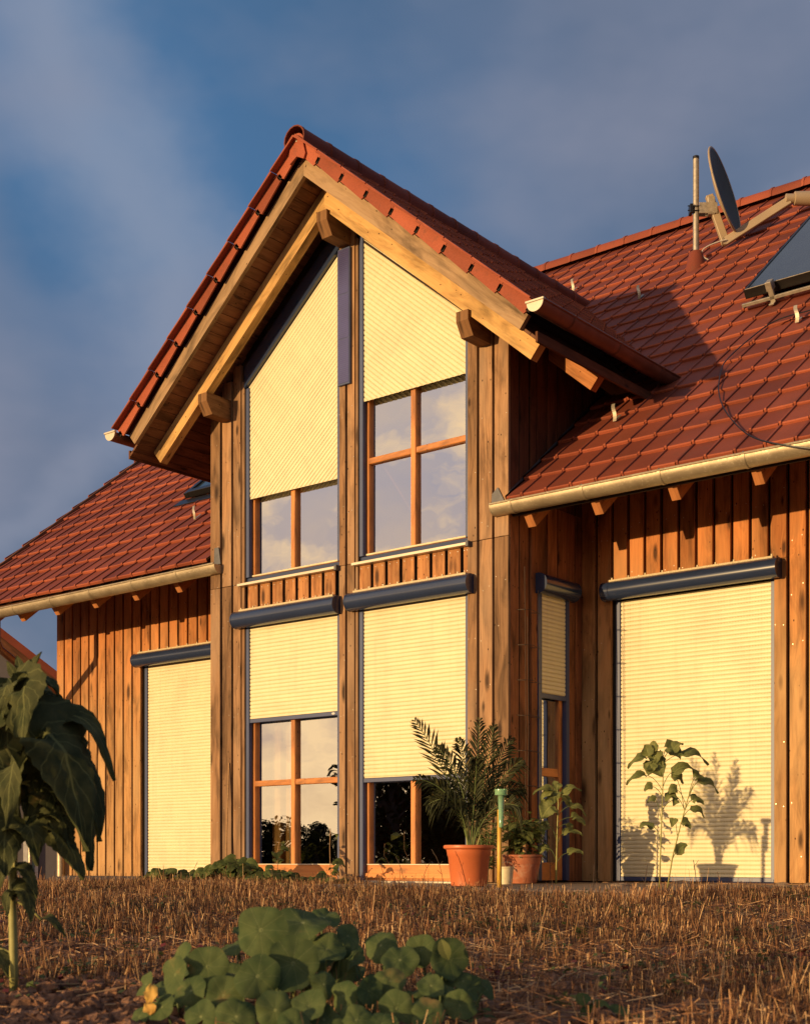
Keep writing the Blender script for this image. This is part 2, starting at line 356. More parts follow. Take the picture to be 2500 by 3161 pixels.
M['sunleaf2'] = leaf_mat('small sunflower leaf', (.10, .12, .04), (.19, .20, .07), (.28, .30, .10), 'pinnate', .25)
M['nastleaf'] = leaf_mat('nasturtium leaf', (.045, .074, .026), (.10, .128, .046), (.27, .30, .13), 'radial', .22, .7)
M['yellowleaf'] = leaf_mat('yellow leaf', (.55, .30, .07), (.6, .40, .10), (.5, .4, .1), 'plain', .2)
M['shrubleaf'] = leaf_mat('pot shrub leaf', (.055, .08, .022), (.17, .19, .055), (.25, .25, .09), 'pinnate', .25)
M['palmleaf'] = leaf_mat('palm leaflet', (.018, .024, .010), (.06, .062, .024), (.1, .1, .03), 'plain', .2)
M['weedleaf'] = leaf_mat('vine leaf', (.05, .075, .022), (.13, .15, .045), (.15, .15, .05), 'plain', .25)
M['treeleaf'] = leaf_mat('tree leaf', (.016, .022, .008), (.04, .05, .016), (.1, .1, .03), 'plain', .1)
M['berryleaf'] = leaf_mat('dark red leaf', (.10, .02, .02), (.16, .04, .03), (.1, .1, .03), 'plain', .1)

def straw_mat():
    m, nt, bs = mat('straw stubble'); geo = nd(nt, 'ShaderNodeNewGeometry')
    o = nd(nt, 'ShaderNodeTexCoord').outputs['Object']
    c = ramp(nt, geo.outputs['Random Per Island'], [(0, (.06, .03, .018)), (.45, (.19, .085, .04)), (.75, (.42, .21, .09)), (1, (.85, .56, .28))])
    c = mixc(nt, 1.0, c, ramp(nt, noi(nt, o, 1.3, 3), [(.35, gry(.62)), (.65, gry(1.1))]), 'MULTIPLY')
    lk(nt, c, bs.inputs['Base Color']); bs.inputs['Roughness'].default_value = .7; bs.inputs['Specular IOR Level'].default_value = .2
    return m
M['straw'] = straw_mat()
def soil_mat(name='dry soil', k=1.0):
    m, nt, bs = mat(name); o = nd(nt, 'ShaderNodeTexCoord').outputs['Object']
    n = noi(nt, o, 9, 8, .7); c = ramp(nt, n, [(.3, (.09 * k, .042 * k, .024 * k)), (.5, (.22 * k, .11 * k, .06 * k)), (.72, (.42 * k, .225 * k, .13 * k))])
    lk(nt, c, bs.inputs['Base Color']); bs.inputs['Roughness'].default_value = .95
    bump(nt, bs, noi(nt, o, 26, 8, .7), 1, .03)
    return m
M['soil'] = soil_mat(); M['clod'] = soil_mat('soil clods', 1.35)
M['ground_far'] = M['soil']

# ---------------------------------------------------------------- mesh builder
def wpos(q):
    return (wpos(q.parent) + q.matrix_parent_inverse.translation if q.parent else Vector((0, 0, 0))) + Vector(q.location)
class MB:
    def __init__(s): s.v = []; s.f = []; s.m = []; s.uv = []
    def face(s, idx, mi=0, uvs=None):
        s.f.append(tuple(idx)); s.m.append(mi); s.uv.append(uvs)
    def quadstrip(s, rows, mi=0, uvf=None, closed=False):
        """rows: list of equal-length point lists"""
        b = len(s.v); n = len(rows[0])
        for r in rows: s.v.extend([tuple(p) for p in r])
        for i in range(len(rows) - 1):
            for j in range(n if closed else n - 1):
                k = (j + 1) % n
                uv = None
                if uvf: uv = [uvf(i, j), uvf(i, j + 1), uvf(i + 1, j + 1), uvf(i + 1, j)]
                s.face((b + i * n + j, b + i * n + k, b + (i + 1) * n + k, b + (i + 1) * n + j), mi, uv)
    def obox(s, o, ax, ay, az, mi=0, c=.002, grain=None):
        """box from corner o with edge vectors; chamfered edges; grain axis 0/1/2 sets uv.y"""
        o = Vector(o); A = [Vector(ax), Vector(ay), Vector(az)]; L = [a.length for a in A]; U = [A[i] / max(L[i], 1e-9) for i in range(3)]
        c = min(c, min(L) * .3)
        if grain is None: grain = L.index(max(L))
        b = len(s.v); P = {}
        def P3(i, j, k, ax_): # corner (i,j,k), vertex lying on face with normal axis ax_
            key = (i, j, k, ax_)
            if key not in P:
                q = []
                for d, e in enumerate((i, j, k)):
                    w = L[d] if e else 0
                    if d != ax_: w += -c if e else c
                    q.append(w)
                P[key] = (len(s.v), q); s.v.append(tuple(o + U[0] * q[0] + U[1] * q[1] + U[2] * q[2]))
            return P[key]
        def add(keys):
            pts = [P3(*k) for k in keys]
            nax = None
            oth = [d for d in range(3) if d != grain]
            def uvp(q, ax_):
                # across coordinate: pick the axis in the face that is not grain
                ac = [d for d in oth if d != ax_]
                return (q[ac[0]] + (0.31 * ax_), q[grain]) if ax_ != grain else (q[oth[0]], q[oth[1]])
            s.face([p[0] for p in pts], mi, [uvp(p[1], keys[0][3]) for p in pts])
        for ax_ in range(3):
            d1, d2 = [(1, 2), (2, 0), (0, 1)][ax_]
            for e in (0, 1):
                ks = []
                for (x, y) in ((0, 0), (1, 0), (1, 1), (0, 1)):
                    q = [0, 0, 0]; q[ax_] = e; q[d1] = x; q[d2] = y; ks.append((*q, ax_))
                if not e: ks.reverse()
                add(ks)
        if c > 0:
            for d in range(3):       # edges along d
                a1, a2 = [(1, 2), (2, 0), (0, 1)][d]
                for x in (0, 1):
                    for y in (0, 1):
                        q0 = [0, 0, 0]; q1 = [0, 0, 0]; q1[d] = 1
                        q0[a1] = q1[a1] = x; q0[a2] = q1[a2] = y
                        ks = [(*q0, a1), (*q1, a1), (*q1, a2), (*q0, a2)]
                        if (x + y) % 2 == 0: ks.reverse()
                        add(ks)
            for i in (0, 1):
                for j in (0, 1):
                    for k in (0, 1):
                        ks = [(i, j, k, 0), (i, j, k, 1), (i, j, k, 2)]
                        if (i + j + k) % 2 == 0: ks.reverse()
                        add(ks)
    def box(s, x0, x1, y0, y1, z0, z1, mi=0, c=.002, grain=None):
        s.obox((x0, y0, z0), (x1 - x0, 0, 0), (0, y1 - y0, 0), (0, 0, z1 - z0), mi, c, grain)
    def prism(s, poly, off, mi=0, ug=None):
        """closed polygon (3D points) swept by vector off; ug = grain direction"""
        off = Vector(off); b = len(s.v); n = len(poly); P = [Vector(p) for p in poly]
        ug = Vector(ug).normalized() if ug else (P[1] - P[0]).normalized()
        nn = off.normalized(); us = ug.cross(nn)
        if us.length < .1: us = Vector((0, 0, 1))
        uvf = lambda p: (p.dot(us), p.dot(ug))
        s.v.extend([tuple(p) for p in P]); s.v.extend([tuple(p + off) for p in P])
        s.face(range(n), mi, [uvf(p) for p in P]); s.face([b + n + i for i in reversed(range(n))], mi, [uvf(P[i]) for i in reversed(range(n))])
        s.f[-2] = tuple(b + i for i in range(n))
        for i in range(n):
            j = (i + 1) % n
            L = off.length
            s.face((b + j, b + i, b + n + i, b + n + j), mi, [(0, P[j].dot(ug)), (0, P[i].dot(ug)), (L, P[i].dot(ug)), (L, P[j].dot(ug))])
    def tube(s, path, r, n=8, mi=0, cap=True):
        P = [Vector(p) for p in path]; rs = r if isinstance(r, (list, tuple)) else [r] * len(P)
        rows = []; prev = None; dist = 0; ds = [0]
        for i, p in enumerate(P):
            t = (P[min(i + 1, len(P) - 1)] - P[max(i - 1, 0)]).normalized()
            if prev is None:
                a = Vector((0, 0, 1)) if abs(t.z) < .9 else Vector((1, 0, 0)); u = t.cross(a).normalized()
            else: u = (prev - t * prev.dot(t)).normalized()
            prev = u; w = t.cross(u)
            rows.append([p + (u * math.cos(2 * math.pi * k / n) + w * math.sin(2 * math.pi * k / n)) * rs[i] for k in range(n)])
            if i: ds.append(ds[-1] + (P[i] - P[i - 1]).length)
        b = len(s.v)
        s.quadstrip(rows, mi, lambda i, j: (j / n * 2 * math.pi * rs[0], ds[i]), closed=True)
        if cap:
            s.face([b + k for k in reversed(range(n))], mi); m_ = b + (len(P) - 1) * n; s.face([m_ + k for k in range(n)], mi)
    def lathe(s, prof, o, n=32, mi=0, axis='Z'):
        rows = []
        for r, z in prof:
            rows.append([(o[0] + r * math.cos(2 * math.pi * k / n), o[1] + r * math.sin(2 * math.pi * k / n), o[2] + z) for k in range(n)])
        s.quadstrip(rows, mi, None, closed=True)
    def build(s, name, mats, parent=None, label=None, smooth=False, autos=None):
        me = bpy.data.meshes.new(name); me.from_pydata(s.v, [], s.f)
        if not isinstance(mats, (list, tuple)): mats = [mats]
        for m in mats: me.materials.append(m)
        me.polygons.foreach_set('material_index', s.m)
        uvl = me.uv_layers.new(name='UVMap'); li = 0; dat = [0.0] * (2 * len(me.loops))
        for p, uv in zip(me.polygons, s.uv):
            if uv:
                for k, q in enumerate(uv): dat[2 * (p.loop_start + k)] = q[0]; dat[2 * (p.loop_start + k) + 1] = q[1]
        uvl.data.foreach_set('uv', dat)
        if smooth: me.polygons.foreach_set('use_smooth', [True] * len(me.polygons))
        if autos is not None:
            me.polygons.foreach_set('use_smooth', [True] * len(me.polygons)); me.set_sharp_from_angle(angle=R(autos))
        me.update()
        o = bpy.data.objects.new(name, me); C.objects.link(o)
        if parent:
            o.parent = parent
            o.matrix_parent_inverse = Matrix.Translation(-wpos(parent))
        if label: o['label'] = label
        return o
def thing(name, label, cat, loc=(0, 0, 0), group=None):
    o = bpy.data.objects.new(name, None); C.objects.link(o); o.location = loc; o.empty_display_size = .1
    o['label'] = label; o['category'] = cat
    if group: o['group'] = group
    return o
def at(u, v, d):   # measured direction and distance from the viewpoint, as a world point
    return CAM + d * (FW + (u - 1250) / 4209 * RT - UP * ((v - 2660) / 4209))
rnd = random.uniform

# ================================================================ THE HOUSE
T40 = math.tan(R(40)); XC = -1.84; KM = 0.82; SM = math.atan(KM)
XL, XR = -3.684, 0.0
def roofz(y): return 3.2 + KM * y
def gab(x, zp): return zp - T40 * abs(x - XC)
house = thing('timber_house', 'timber clad house with red tiled roofs, tall gabled bay and cream roller shutters', 'house', (XC, 0, 0))

def screws(mb, x, z0, z1, y, w, mi=1, axis='x', n=3):
    step = (z1 - z0) / max(n, 1)
    k = 0; z = z0 + .12
    while z < z1 - .05:
        for t in (.22, .78):
            if random.random() < .55:
                zz = z + rnd(-.05, .05); xx = x + w * t + rnd(-.015, .015); r = .0034
                b = len(mb.v)
                for a in range(6):
                    ca, sa = math.cos(a * 1.047) * r, math.sin(a * 1.047) * r
                    mb.v.append((xx + ca, y - .0012, zz + sa) if axis == 'x' else (y + .0012, xx + ca, zz + sa))
                mb.face([b + a for a in (range(6) if axis == 'y' else reversed(range(6)))], mi)
        z += rnd(.42, .52)

# ---- front of the bay: vertical boards either side of and between the openings
fw = MB()
ZT = lambda x: gab(x, 6.29)
for (a, b) in ((-3.684, -3.545), (-3.512, -3.38), (-3.352, -3.245), (-.43, -.33), (-.305, -.168), (-.145, 0.0)):
    zt = min(ZT(a), ZT(b)) + .05
    fw.box(a, b, -.001 - rnd(0, .002), .038, -.07, 2.877, 0, .003, 2)
    fw.box(a, b, -.001 - rnd(0, .002), .038, 2.881, zt, 0, .003, 2)
    screws(fw, a, 0, 4.4, -.003, b - a)
for (a, b) in ((-1.925, -1.85), (-1.824, -1.735)):
    fw.box(a, b, -.003, .038, -.07, 2.877, 0, .003, 2); fw.box(a, b, -.001, .038, 2.881, 6.0, 0, .003, 2)
    screws(fw, a, 0, 4.5, -.003, b - a)
# slim boards beside the openings, set back
for (a, b) in ((-3.243, -3.203), (-1.733, -1.703)):
    fw.box(a, b, .012, .06, -.07, 5.9 if a > -2 else 4.9, 0, .002, 2)
fw.build('front_boards', [M['board'], M['screw']], house)
cw = MB()   # wall behind the boards
for (a, b) in ((-3.684, -3.2), (-1.93, -1.70), (-.43, 0)):
    cw.box(a + .002, b - .002, .040, .17, -.07, min(ZT(a), ZT(b)) if a < -3 or a > -1 else 6.2, 0, 0)
for (a, b) in ((-3.2, -1.93), (-1.70, -.43)):
    cw.box(a, b, .05, .17, 2.42, 2.86, 0, 0)
cw.build('front_wall_core', M['black'], house)
pb = MB()   # short boards under the upper windows
for X0 in (-3.17, -1.70):
    pb = MB()
    w = .172
    for i in range(8):
        a = X0 + i * w + .012; b = min(a + w - .034, (-1.935 if X0 < -2 else -.432))
        if b - a < .03: continue
        pb.box(a, b, .012, .032, 2.61 + rnd(-.004, .004), 2.85, 0, .003, 2)
        for zz in (2.64, 2.82):
            for t in (.2, .8):
                bb = len(pb.v); xx = a + (b - a) * t
                for k in range(6): pb.v.append((xx + .0045 * math.cos(k * 1.047), .0108, zz + .0045 * math.sin(k * 1.047)))
                pb.face([bb + k for k in reversed(range(6))], 1)
    pb.build('parapet_boards', [M['parapet'], M['screw']], house)

# ---- wing walls
def wingwall(name, x0, x1, skips, mt, seed, gapoff=0):
    random.seed(seed)
    w = MB(); x = x0; 
    while x < x1 - .02:
        b = min(x + .166, x1); aa, bb = x, b - .028; hit = [k for k in skips if bb > k[0] + .004 and aa < k[1] - .004]
        if not hit: w.box(aa, bb, 1.17 - rnd(0, .003), 1.21, -.07, 3.95, 0, .003, 2); screws(w, aa, 0, 3.2, 1.166, bb - aa)
        else:
            sa, sb, za, zb = hit[0]
            w.box(aa, bb, 1.17 - rnd(0, .003), 1.21, zb, 3.95, 0, .003, 2); screws(w, aa, zb - .1, 3.2, 1.166, bb - aa)
            if sa - aa > .02: w.box(aa, sa, 1.17, 1.21, -.07, zb - .002, 0, .003, 2)
            if bb - sb > .02: w.box(sb, bb, 1.17, 1.21, -.07, zb - .002, 0, .003, 2); screws(w, sb, 0, zb, 1.166, bb - sb)
        x += .166
    w.build(name, [mt, M['screw']], house)
wingwall('wing_boards', 0.0 + .002, 6.0, [(.33, 1.86, -1, 2.62)], M['wingboard'], 3)
wingwall('wing_boards', -7.813, -3.70, [(-6.15, -3.0, -1, 2.60)], M['wingboard'], 5)
wc = MB()
wc.box(.0, .335, 1.215, 1.40, -.07, 3.95, 0, 0); wc.box(.335, 1.86, 1.215, 1.40, 2.45, 3.95, 0, 0); wc.box(1.86, 6.0, 1.215, 1.40, -.07, 3.95, 0, 0)
wc.build('wing_wall_core', M['black'], house); wc = MB()
wc.box(-7.80, -6.145, 1.215, 1.40, -.07, 3.95, 0, 0); wc.box(-6.145, -3.70, 1.215, 1.40, 2.45, 3.95, 0, 0)
wc.box(-4.6, -3.70, 1.215, 1.40, -.07, 2.45, 0, 0)
wc.build('wing_wall_core', M['black'], house)
ew = MB()   # end walls, back wall
ew.prism([(-7.813, 1.2, -.07), (-7.813, 10.6, -.07), (-7.813, 10.6, 4.0), (-7.813, 5.93, 7.8), (-7.813, 1.2, 4.0)], (.14, 0, 0), 0, (0, 0, 1))
ew.prism([(5.86, 1.4, -.07), (5.86, 10.6, -.07), (5.86, 10.6, 4.0), (5.86, 5.93, 7.8), (5.86, 1.4, 4.0)], (.14, 0, 0), 0, (0, 0, 1))
ew.box(-7.67, 5.85, 10.5, 10.6, -.07, 4.0, 0, 0, 2)
ew.build('end_walls', M['wingboard'], house)

# ---- side walls of the bay (the right one shows: window below, cheek above the roof)
sw = MB(); ck = MB(); random.seed(11)
for (a, b) in ((0.026, .15), (.165, .30), (.33, .42)):
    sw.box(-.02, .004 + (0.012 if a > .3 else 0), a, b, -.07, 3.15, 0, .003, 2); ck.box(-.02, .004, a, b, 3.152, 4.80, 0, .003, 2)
for (a, b) in ((.93, 1.045), (1.06, 1.168)):
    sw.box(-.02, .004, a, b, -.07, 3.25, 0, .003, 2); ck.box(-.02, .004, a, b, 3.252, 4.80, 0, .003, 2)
y = .43
while y < .92:
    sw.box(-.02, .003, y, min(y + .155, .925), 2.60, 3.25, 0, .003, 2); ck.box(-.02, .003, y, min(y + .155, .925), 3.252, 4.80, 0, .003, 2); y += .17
y = 1.20
while y < 2.1:
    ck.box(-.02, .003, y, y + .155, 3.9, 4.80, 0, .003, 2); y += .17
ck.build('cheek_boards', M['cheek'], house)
sw.build('side_boards', [M['redboard'], M['screw']], house)
sc_ = MB()
sc_.box(-.16, -.022, .026, .42, -.07, 4.8, 0, 0); sc_.box(-.16, -.022, .925, 2.2, -.07, 4.8, 0, 0); sc_.box(-.16, -.022, .42, .925, 2.45, 4.8, 0, 0)
sc_.build('side_wall_core', M['darkwood'], house); sc_ = MB()
sc_.box(XL + .004, XL + .14, .026, 2.3, -.07, 4.8, 0, 0)
sc_.build('side_wall_core', M['darkwood'], house)
lb = MB(); y = .03
while y < 2.1: lb.box(XL - .003, XL + .003, y, y + .155, -.07, 4.80, 0, .001, 2); y += .17
lb.build('side_boards', [M['redboard'], M['screw']], house)

# ---- windows
def window(xa, xb, z0, z1, verts, hors, yf=.08, bottom=.09, name='window'):
    f = MB(); st = .06
    f.box(xa, xa + st, yf, yf + .07, z0, z1, 0, .004, 2); f.box(xb - st, xb, yf, yf + .07, z0, z1, 0, .004, 2)
    f.box(xa + st, xb - st, yf, yf + .07, z0, z0 + bottom, 0, .004, 0); f.box(xa + st, xb - st, yf, yf + .07, z1 - .06, z1, 0, .004, 0)
    for x in verts: f.box(x - .0285, x + .0285, yf - .006, yf + .066, z0 + bottom, z1 - .06, 0, .005, 2)
    xs = [xa + st] + sum([[x - .0285, x + .0285] for x in verts], []) + [xb - st]
    for z in hors:
        for i in range(0, len(xs), 2): f.box(xs[i], xs[i + 1], yf, yf + .06, z - .027, z + .027, 0, .005, 0)
    o = f.build(name, M['frame'], house)
    p = MB(); p.v = [(xa + st - .01, yf + .038, z0 + bottom - .01), (xb - st + .01, yf + .038, z0 + bottom - .01), (xb - st + .01, yf + .038, z1 - .05), (xa + st - .01, yf + .038, z1 - .05)]; p.face((0, 1, 2, 3))
    p.build('pane', M['glass'], o)
    return o
OL = (-3.2, -1.93); OR = (-1.70, -.43)
for (a, b), low in ((OL, 0), (OR, 1)):
    w = window(a + .015, b - .01, -.065, 2.45, [(a + b) / 2 - .03], [.885] if not low else [.30 - 5], bottom=.145) if False else None
def bay_window(a, b, z0, z1, hz, bottom, label=None):
    return window(a + .012, b - .012, z0, z1, [(a + b) / 2 - .032], hz, bottom=bottom)
w1 = bay_window(*OL, -.068, 2.42, [.885, 1.75], .148); w1.name = 'terrace_door'
w2 = bay_window(*OR, -.068, 2.42, [.93, 1.75], .148); w2.name = 'terrace_door'
for w, (a, b) in ((w1, OL), (w2, OR)):
    t = MB(); t.box(a + .06, b - .06, .066, .08, .077, .086, 0, .001); t.build('drip_ledge', M['sill'], w)
    t = MB(); t.box(a + .01, b - .01, .055, .079, -.045, .001, 0, .002); t.build('threshold_rail', M['frame'], w)
    t = MB(); t.box(a + .01, b - .01, -.055, .078, -.094, -.067, 0, .003); t.build('door_sill', M['sill'], w)
w3 = bay_window(*OL, 2.90, 4.95, [3.86], .062); w4 = bay_window(*OR, 2.90, 5.0, [3.828], .062)
# glazing carries on up behind the sloping shutters
for (a, b) in (OL, OR):
    gt = MB(); xm = (a, b)
    pts = [(a, .12, 4.9), (b, .12, 4.9), (b, .12, gab(b, 6.2)), (a, .12, gab(a, 6.2))]
    gt.prism(pts, (0, .03, 0)); gt.build('gable_panel', M['darkwood'], house)
for w, (a, b) in ((w3, OL), (w4, OR)):
    t = MB(); t.box(a + .05, b - .05, .062, .079, 2.948, 2.966, 0, .004); t.build('drip_ledge', M['cream_plastic'], w)
    t = MB(); t.box(a + .002, b - .002, .04, .06, 2.876, 2.935, 0, .002); t.build('bottom_rail', M['blue'], w)
    t = MB(); x0, x1 = (-3.25, -1.915) if a < -2 else (-1.735, -.385)
    t.box(x0, x1 - .03, -.05, .04, 2.849, 2.875, 0, .003); t.box(x1 - .03, x1, -.056, .04, 2.835, 2.885, 1, .002); t.build('window_sill', [M['sill'], M['lead']], w)

# side window in the return wall
sf = MB(); xf = -.012
for (a, b) in ((.425, .49), (.80, .865)): sf.box(xf - .06, xf, a, b, -.06, 2.42, 0, .004, 2)
for (a, b) in ((-.06, .10), (.86, .935), (2.34, 2.42)): sf.box(xf - .06, xf - .002, .49, .80, a, b, 0, .004, 1)
sfo = sf.build('side_window', M['frame'], house)
p = MB(); p.v = [(xf - .02, .48, .0), (xf - .02, .81, .0), (xf - .02, .81, 2.36), (xf - .02, .48, 2.36)]; p.face((0, 1, 2, 3)); p.build('pane', M['glass'], sfo)

# ---- roller shutters
def clip_line(poly, n, c, d):
    """convex polygon (2D) cut by the line n.p = c; returns the two parameters along d"""
    ts = []
    for i in range(len(poly)):
        p, q = poly[i], poly[(i + 1) % len(poly)]
        a = p[0] * n[0] + p[1] * n[1] - c; b = q[0] * n[0] + q[1] * n[1] - c
        if a * b <= 0 and abs(a - b) > 1e-9:
            t = a / (a - b); x = p[0] + (q[0] - p[0]) * t; z = p[1] + (q[1] - p[1]) * t
            ts.append(x * d[0] + z * d[1])
    return (min(ts), max(ts)) if len(ts) >= 2 else None
def curtain(poly, ang, place, parent, pitch=.037):
    """slatted curtain filling a convex 2D polygon, slats along ang; place(x, bulge, z) gives the 3D point"""
    d = (math.cos(ang), math.sin(ang)); n = (-d[1], d[0]); mb = MB()
    cs = [p[0] * n[0] + p[1] * n[1] for p in poly]; c0, c1 = min(cs), max(cs)
    prof = ((0.0, -.0045), (.04, -.005), (.12, .0012), (.32, .0044), (.56, .0054), (.80, .0036), (.93, .0008), (.985, -.005))
    k = math.floor(c0 / pitch); rows = []
    while k * pitch < c1:
        for t, h in prof:
            c = (k + t) * pitch
            if c0 + .0005 < c < c1 - .0005: rows.append((c, h))
        k += 1
    prev = None
    for c, h in rows:
        r = clip_line(poly, n, c, d)
        if not r: prev = None; continue
        P = [place(s * d[0] + c * n[0], h, s * d[1] + c * n[1]) for s in r]
        uv = [(r[0], c), (r[1], c)]
        if prev:
            b = len(mb.v); mb.v.extend([prev[0][0], prev[0][1], P[1], P[0]]); mb.face((b, b + 1, b + 2, b + 3), 0, [prev[1][0], prev[1][1], uv[1], uv[0]])
        prev = (P, uv)
    return mb.build('curtain', M['curtain'], parent)
def roller_box(mb, axis0, axis1, r, nrm_, up, mi=0):
    """rounded roller housing between two points; flat towards the wall, rounded outwards"""
    A, B = Vector(axis0), Vector(axis1); nr = Vector(nrm_); up = Vector(up); prof = []
    for k in range(0, 25):
        a = R(100 - k * 210 / 24); prof.append((math.cos(a) * r, math.sin(a) * r))
    prof.append((-r * .95, -r * .86)); prof.append((-r * .95, r * .98))
    for E, F, s_ in ((A, B, 1),):
        rows = [[E + nr * p[0] + up * p[1] for p in prof], [F + nr * p[0] + up * p[1] for p in prof]]
        b = len(mb.v); n = len(prof); mb.quadstrip(rows, mi, None, closed=True)
    ax = (B - A).normalized()
    for E, sg in ((A, -1), (B, 1)):   # end caps, slightly larger
        b = len(mb.v)
        mb.prism([E + nr * p[0] * 1.03 + up * p[1] * 1.03 for p in prof], ax * sg * .012, 1)
def shutter_straight(xa, xb, zb, zt, ywall, ycur, box, boxz, label, perf=True, ybox=None, r=.083, bottombar=True, rails=True):
    """xa..xb opening; box=(x0,x1)"""
    e = bpy.data.objects.new('roller_shutter', None); C.objects.link(e); e.parent = house; e['label'] = label
    wl = Vector((xa, ywall, 0)); e.location = wl; e.matrix_parent_inverse = Matrix.Translation(-Vector(house.location))
    cu = curtain([(xa + .035, zb), (xb - .035, zb), (xb - .035, zt), (xa + .035, zt)], 0, lambda x, h, z: (x, ycur - h, z), e)
    m = MB(); yb = ybox if ybox is not None else ywall - .04
    roller_box(m, (box[0] + .012, yb, boxz), (box[1] - .012, yb, boxz), r, (0, -1, 0), (0, 0, 1))
    m.build('housing', [M['blue'], M['blue']], e, autos=30)
    if rails:
        for x in (xa, xb - .045):
            g_ = MB(); g_.box(x, x + .045, ycur - .018, ycur + .03, -.066 if zb < 2 else 2.94, zt, 0, .003, 2); g_.build('guide_rail', M['bluerail'], e)
    if bottombar:
        b_ = MB(); b_.box(xa + .045, xb - .045, ycur - .010, ycur + .012, zb - .037, zb, 0, .003); b_.build('bottom_bar', M['bluerail'], e)
    if perf:
        s_ = MB(); s_.box(box[0] + .06, box[1] - .05, yb - .02, yb + .03, boxz + r * .99, boxz + r + .016, 0, 0)
        x = box[0] + .08
        while x < box[1] - .06: s_.box(x, x + .014, yb - .012, yb + .0, boxz + r + .014, boxz + r + .034, 0, 0); x += .168
        s_.build('insect_strip', M['mesh'], e)
    return e
shutter_straight(*OL, 1.525, 2.46, 0, .045, (-3.275, -1.905), 2.512, 'half lowered roller shutter above the left terrace door')
s2 = shutter_straight(*OR, .877, 2.46, 0, .045, (-1.765, -.36), 2.512, 'three quarter lowered roller shutter behind the potted palm')
s3 = shutter_straight(.335, 1.86, -.028, 2.47, 1.17, 1.225, (.27, 1.93), 2.53, 'fully closed roller shutter of the right wing', ybox=1.11)
s4 = shutter_straight(-6.145, -3.50, -.05, 2.46, 1.17, 1.225, (-6.20, -3.72), 2.515, 'fully closed roller shutter of the left wing', ybox=1.11, r=.08)
# the lock badge on the bottom bar
lk_ = MB(); lk_.lathe([(0, -.002), (.016, -.002), (.016, .0)], (0, 0, 0), 12); 
for i, v in enumerate(lk_.v): lk_.v[i] = (-2.03 + v[0] * 1.4, .034 + v[2], 1.507 + v[1] * .7)
lk_.build('lock_plate', M['white'], house)
# sloping shutters
for sgn, (a, b), zb, lab in ((1, OL, 3.72, 'sloping roller shutter of the left upper window, lowered most of the way'), (-1, OR, 4.375, 'sloping roller shutter of the right upper window, half lowered')):
    e = bpy.data.objects.new('roller_shutter', None); C.objects.link(e); e.parent = house; e['label'] = lab; e.location = (a, 0, 3); e.matrix_parent_inverse = Matrix.Translation(-Vector(house.location))
    lo, hi = a + .03, b - .03; tz = (lambda x: 5.94 - .82 * abs(x - XC)) if sgn > 0 else (lambda x: 6.075 - .82 * abs(x - XC))
    if sgn > 0: poly = [(lo, zb), (hi, zb), (hi, tz(hi)), (lo, tz(lo))]
    else: poly = [(lo, zb), (hi, zb), (hi, tz(hi)), (lo, tz(lo))]
    curtain(poly, math.atan(.82) * sgn, lambda x, h, z: (x, .045 - h, z), e)
    m = MB(); m.prism([(a + .002, -.0, tz(a)), (b - .002, -.0, tz(b)), (b - .002, -.0, tz(b) + .21), (a + .002, -.0, tz(a) + .21)], (0, .16, 0)); m.build('housing', M['blue'], e)
    m = MB(); m.prism([(a + .002, .03, tz(a) + .215), (b - .002, .03, tz(b) + .215), (b - .002, .03, tz(b) + .45), (a + .002, .03, tz(a) + .45)], (0, .1, 0)); m.build('infill_panel', M['blackmetal'], e)
    for x in (a, b - .045):
        g_ = MB(); g_.box(x, x + .045, .027, .075, 2.94, tz(x + .02) - .01, 0, .003, 2); g_.build('guide_rail', M['bluerail'], e)
# side window shutter (return wall)
e = bpy.data.objects.new('roller_shutter', None); C.objects.link(e); e.parent = house; e['label'] = 'narrow shaded roller shutter in the return wall'; e.location = (0, .4, 2); e.matrix_parent_inverse = Matrix.Translation(-Vector(house.location))
curtain([(.44, 1.585), (.875, 1.585), (.875, 2.46), (.44, 2.46)], 0, lambda x, h, z: (.014 + h, x, z), e)
m = MB(); roller_box(m, (.045, .40, 2.53), (.045, .945, 2.53), .088, (1, 0, 0), (0, 0, 1)); m.build('housing', [M['blue'], M['blue']], e, autos=30)
m = MB(); m.box(.002, .024, .44, .875, 1.545, 1.585, 0, .002); m.build('bottom_bar', M['bluerail'], e)
for yy in (.425, .868):
    m = MB(); m.box(-.02, .028, yy, yy + .05, -.06, 2.46, 0, .002); m.build('guide_rail', M['bluerail'], e)

# ---- solar strip on the middle post
m = MB(); m.box(-1.918, -1.768, -.03, -.006, 4.556, 5.83, 0, .003)
st_ = m.build('solar_strip', M['bluerail'], house, 'slim violet blue solar module on the middle post')
for k in range(3):
    q = MB(); z0 = 4.572 + k * .417; q.box(-1.908, -1.778, -.0335, -.0305, z0, z0 + .41, 0, .0005); 
    for j in range(22): q.box(-1.904, -1.782, -.0345, -.0336, z0 + .01 + j * .0185, z0 + .0112 + j * .0185, 1, 0)
    q.build('solar_cell', [M['module'], M['bluerail']], st_)

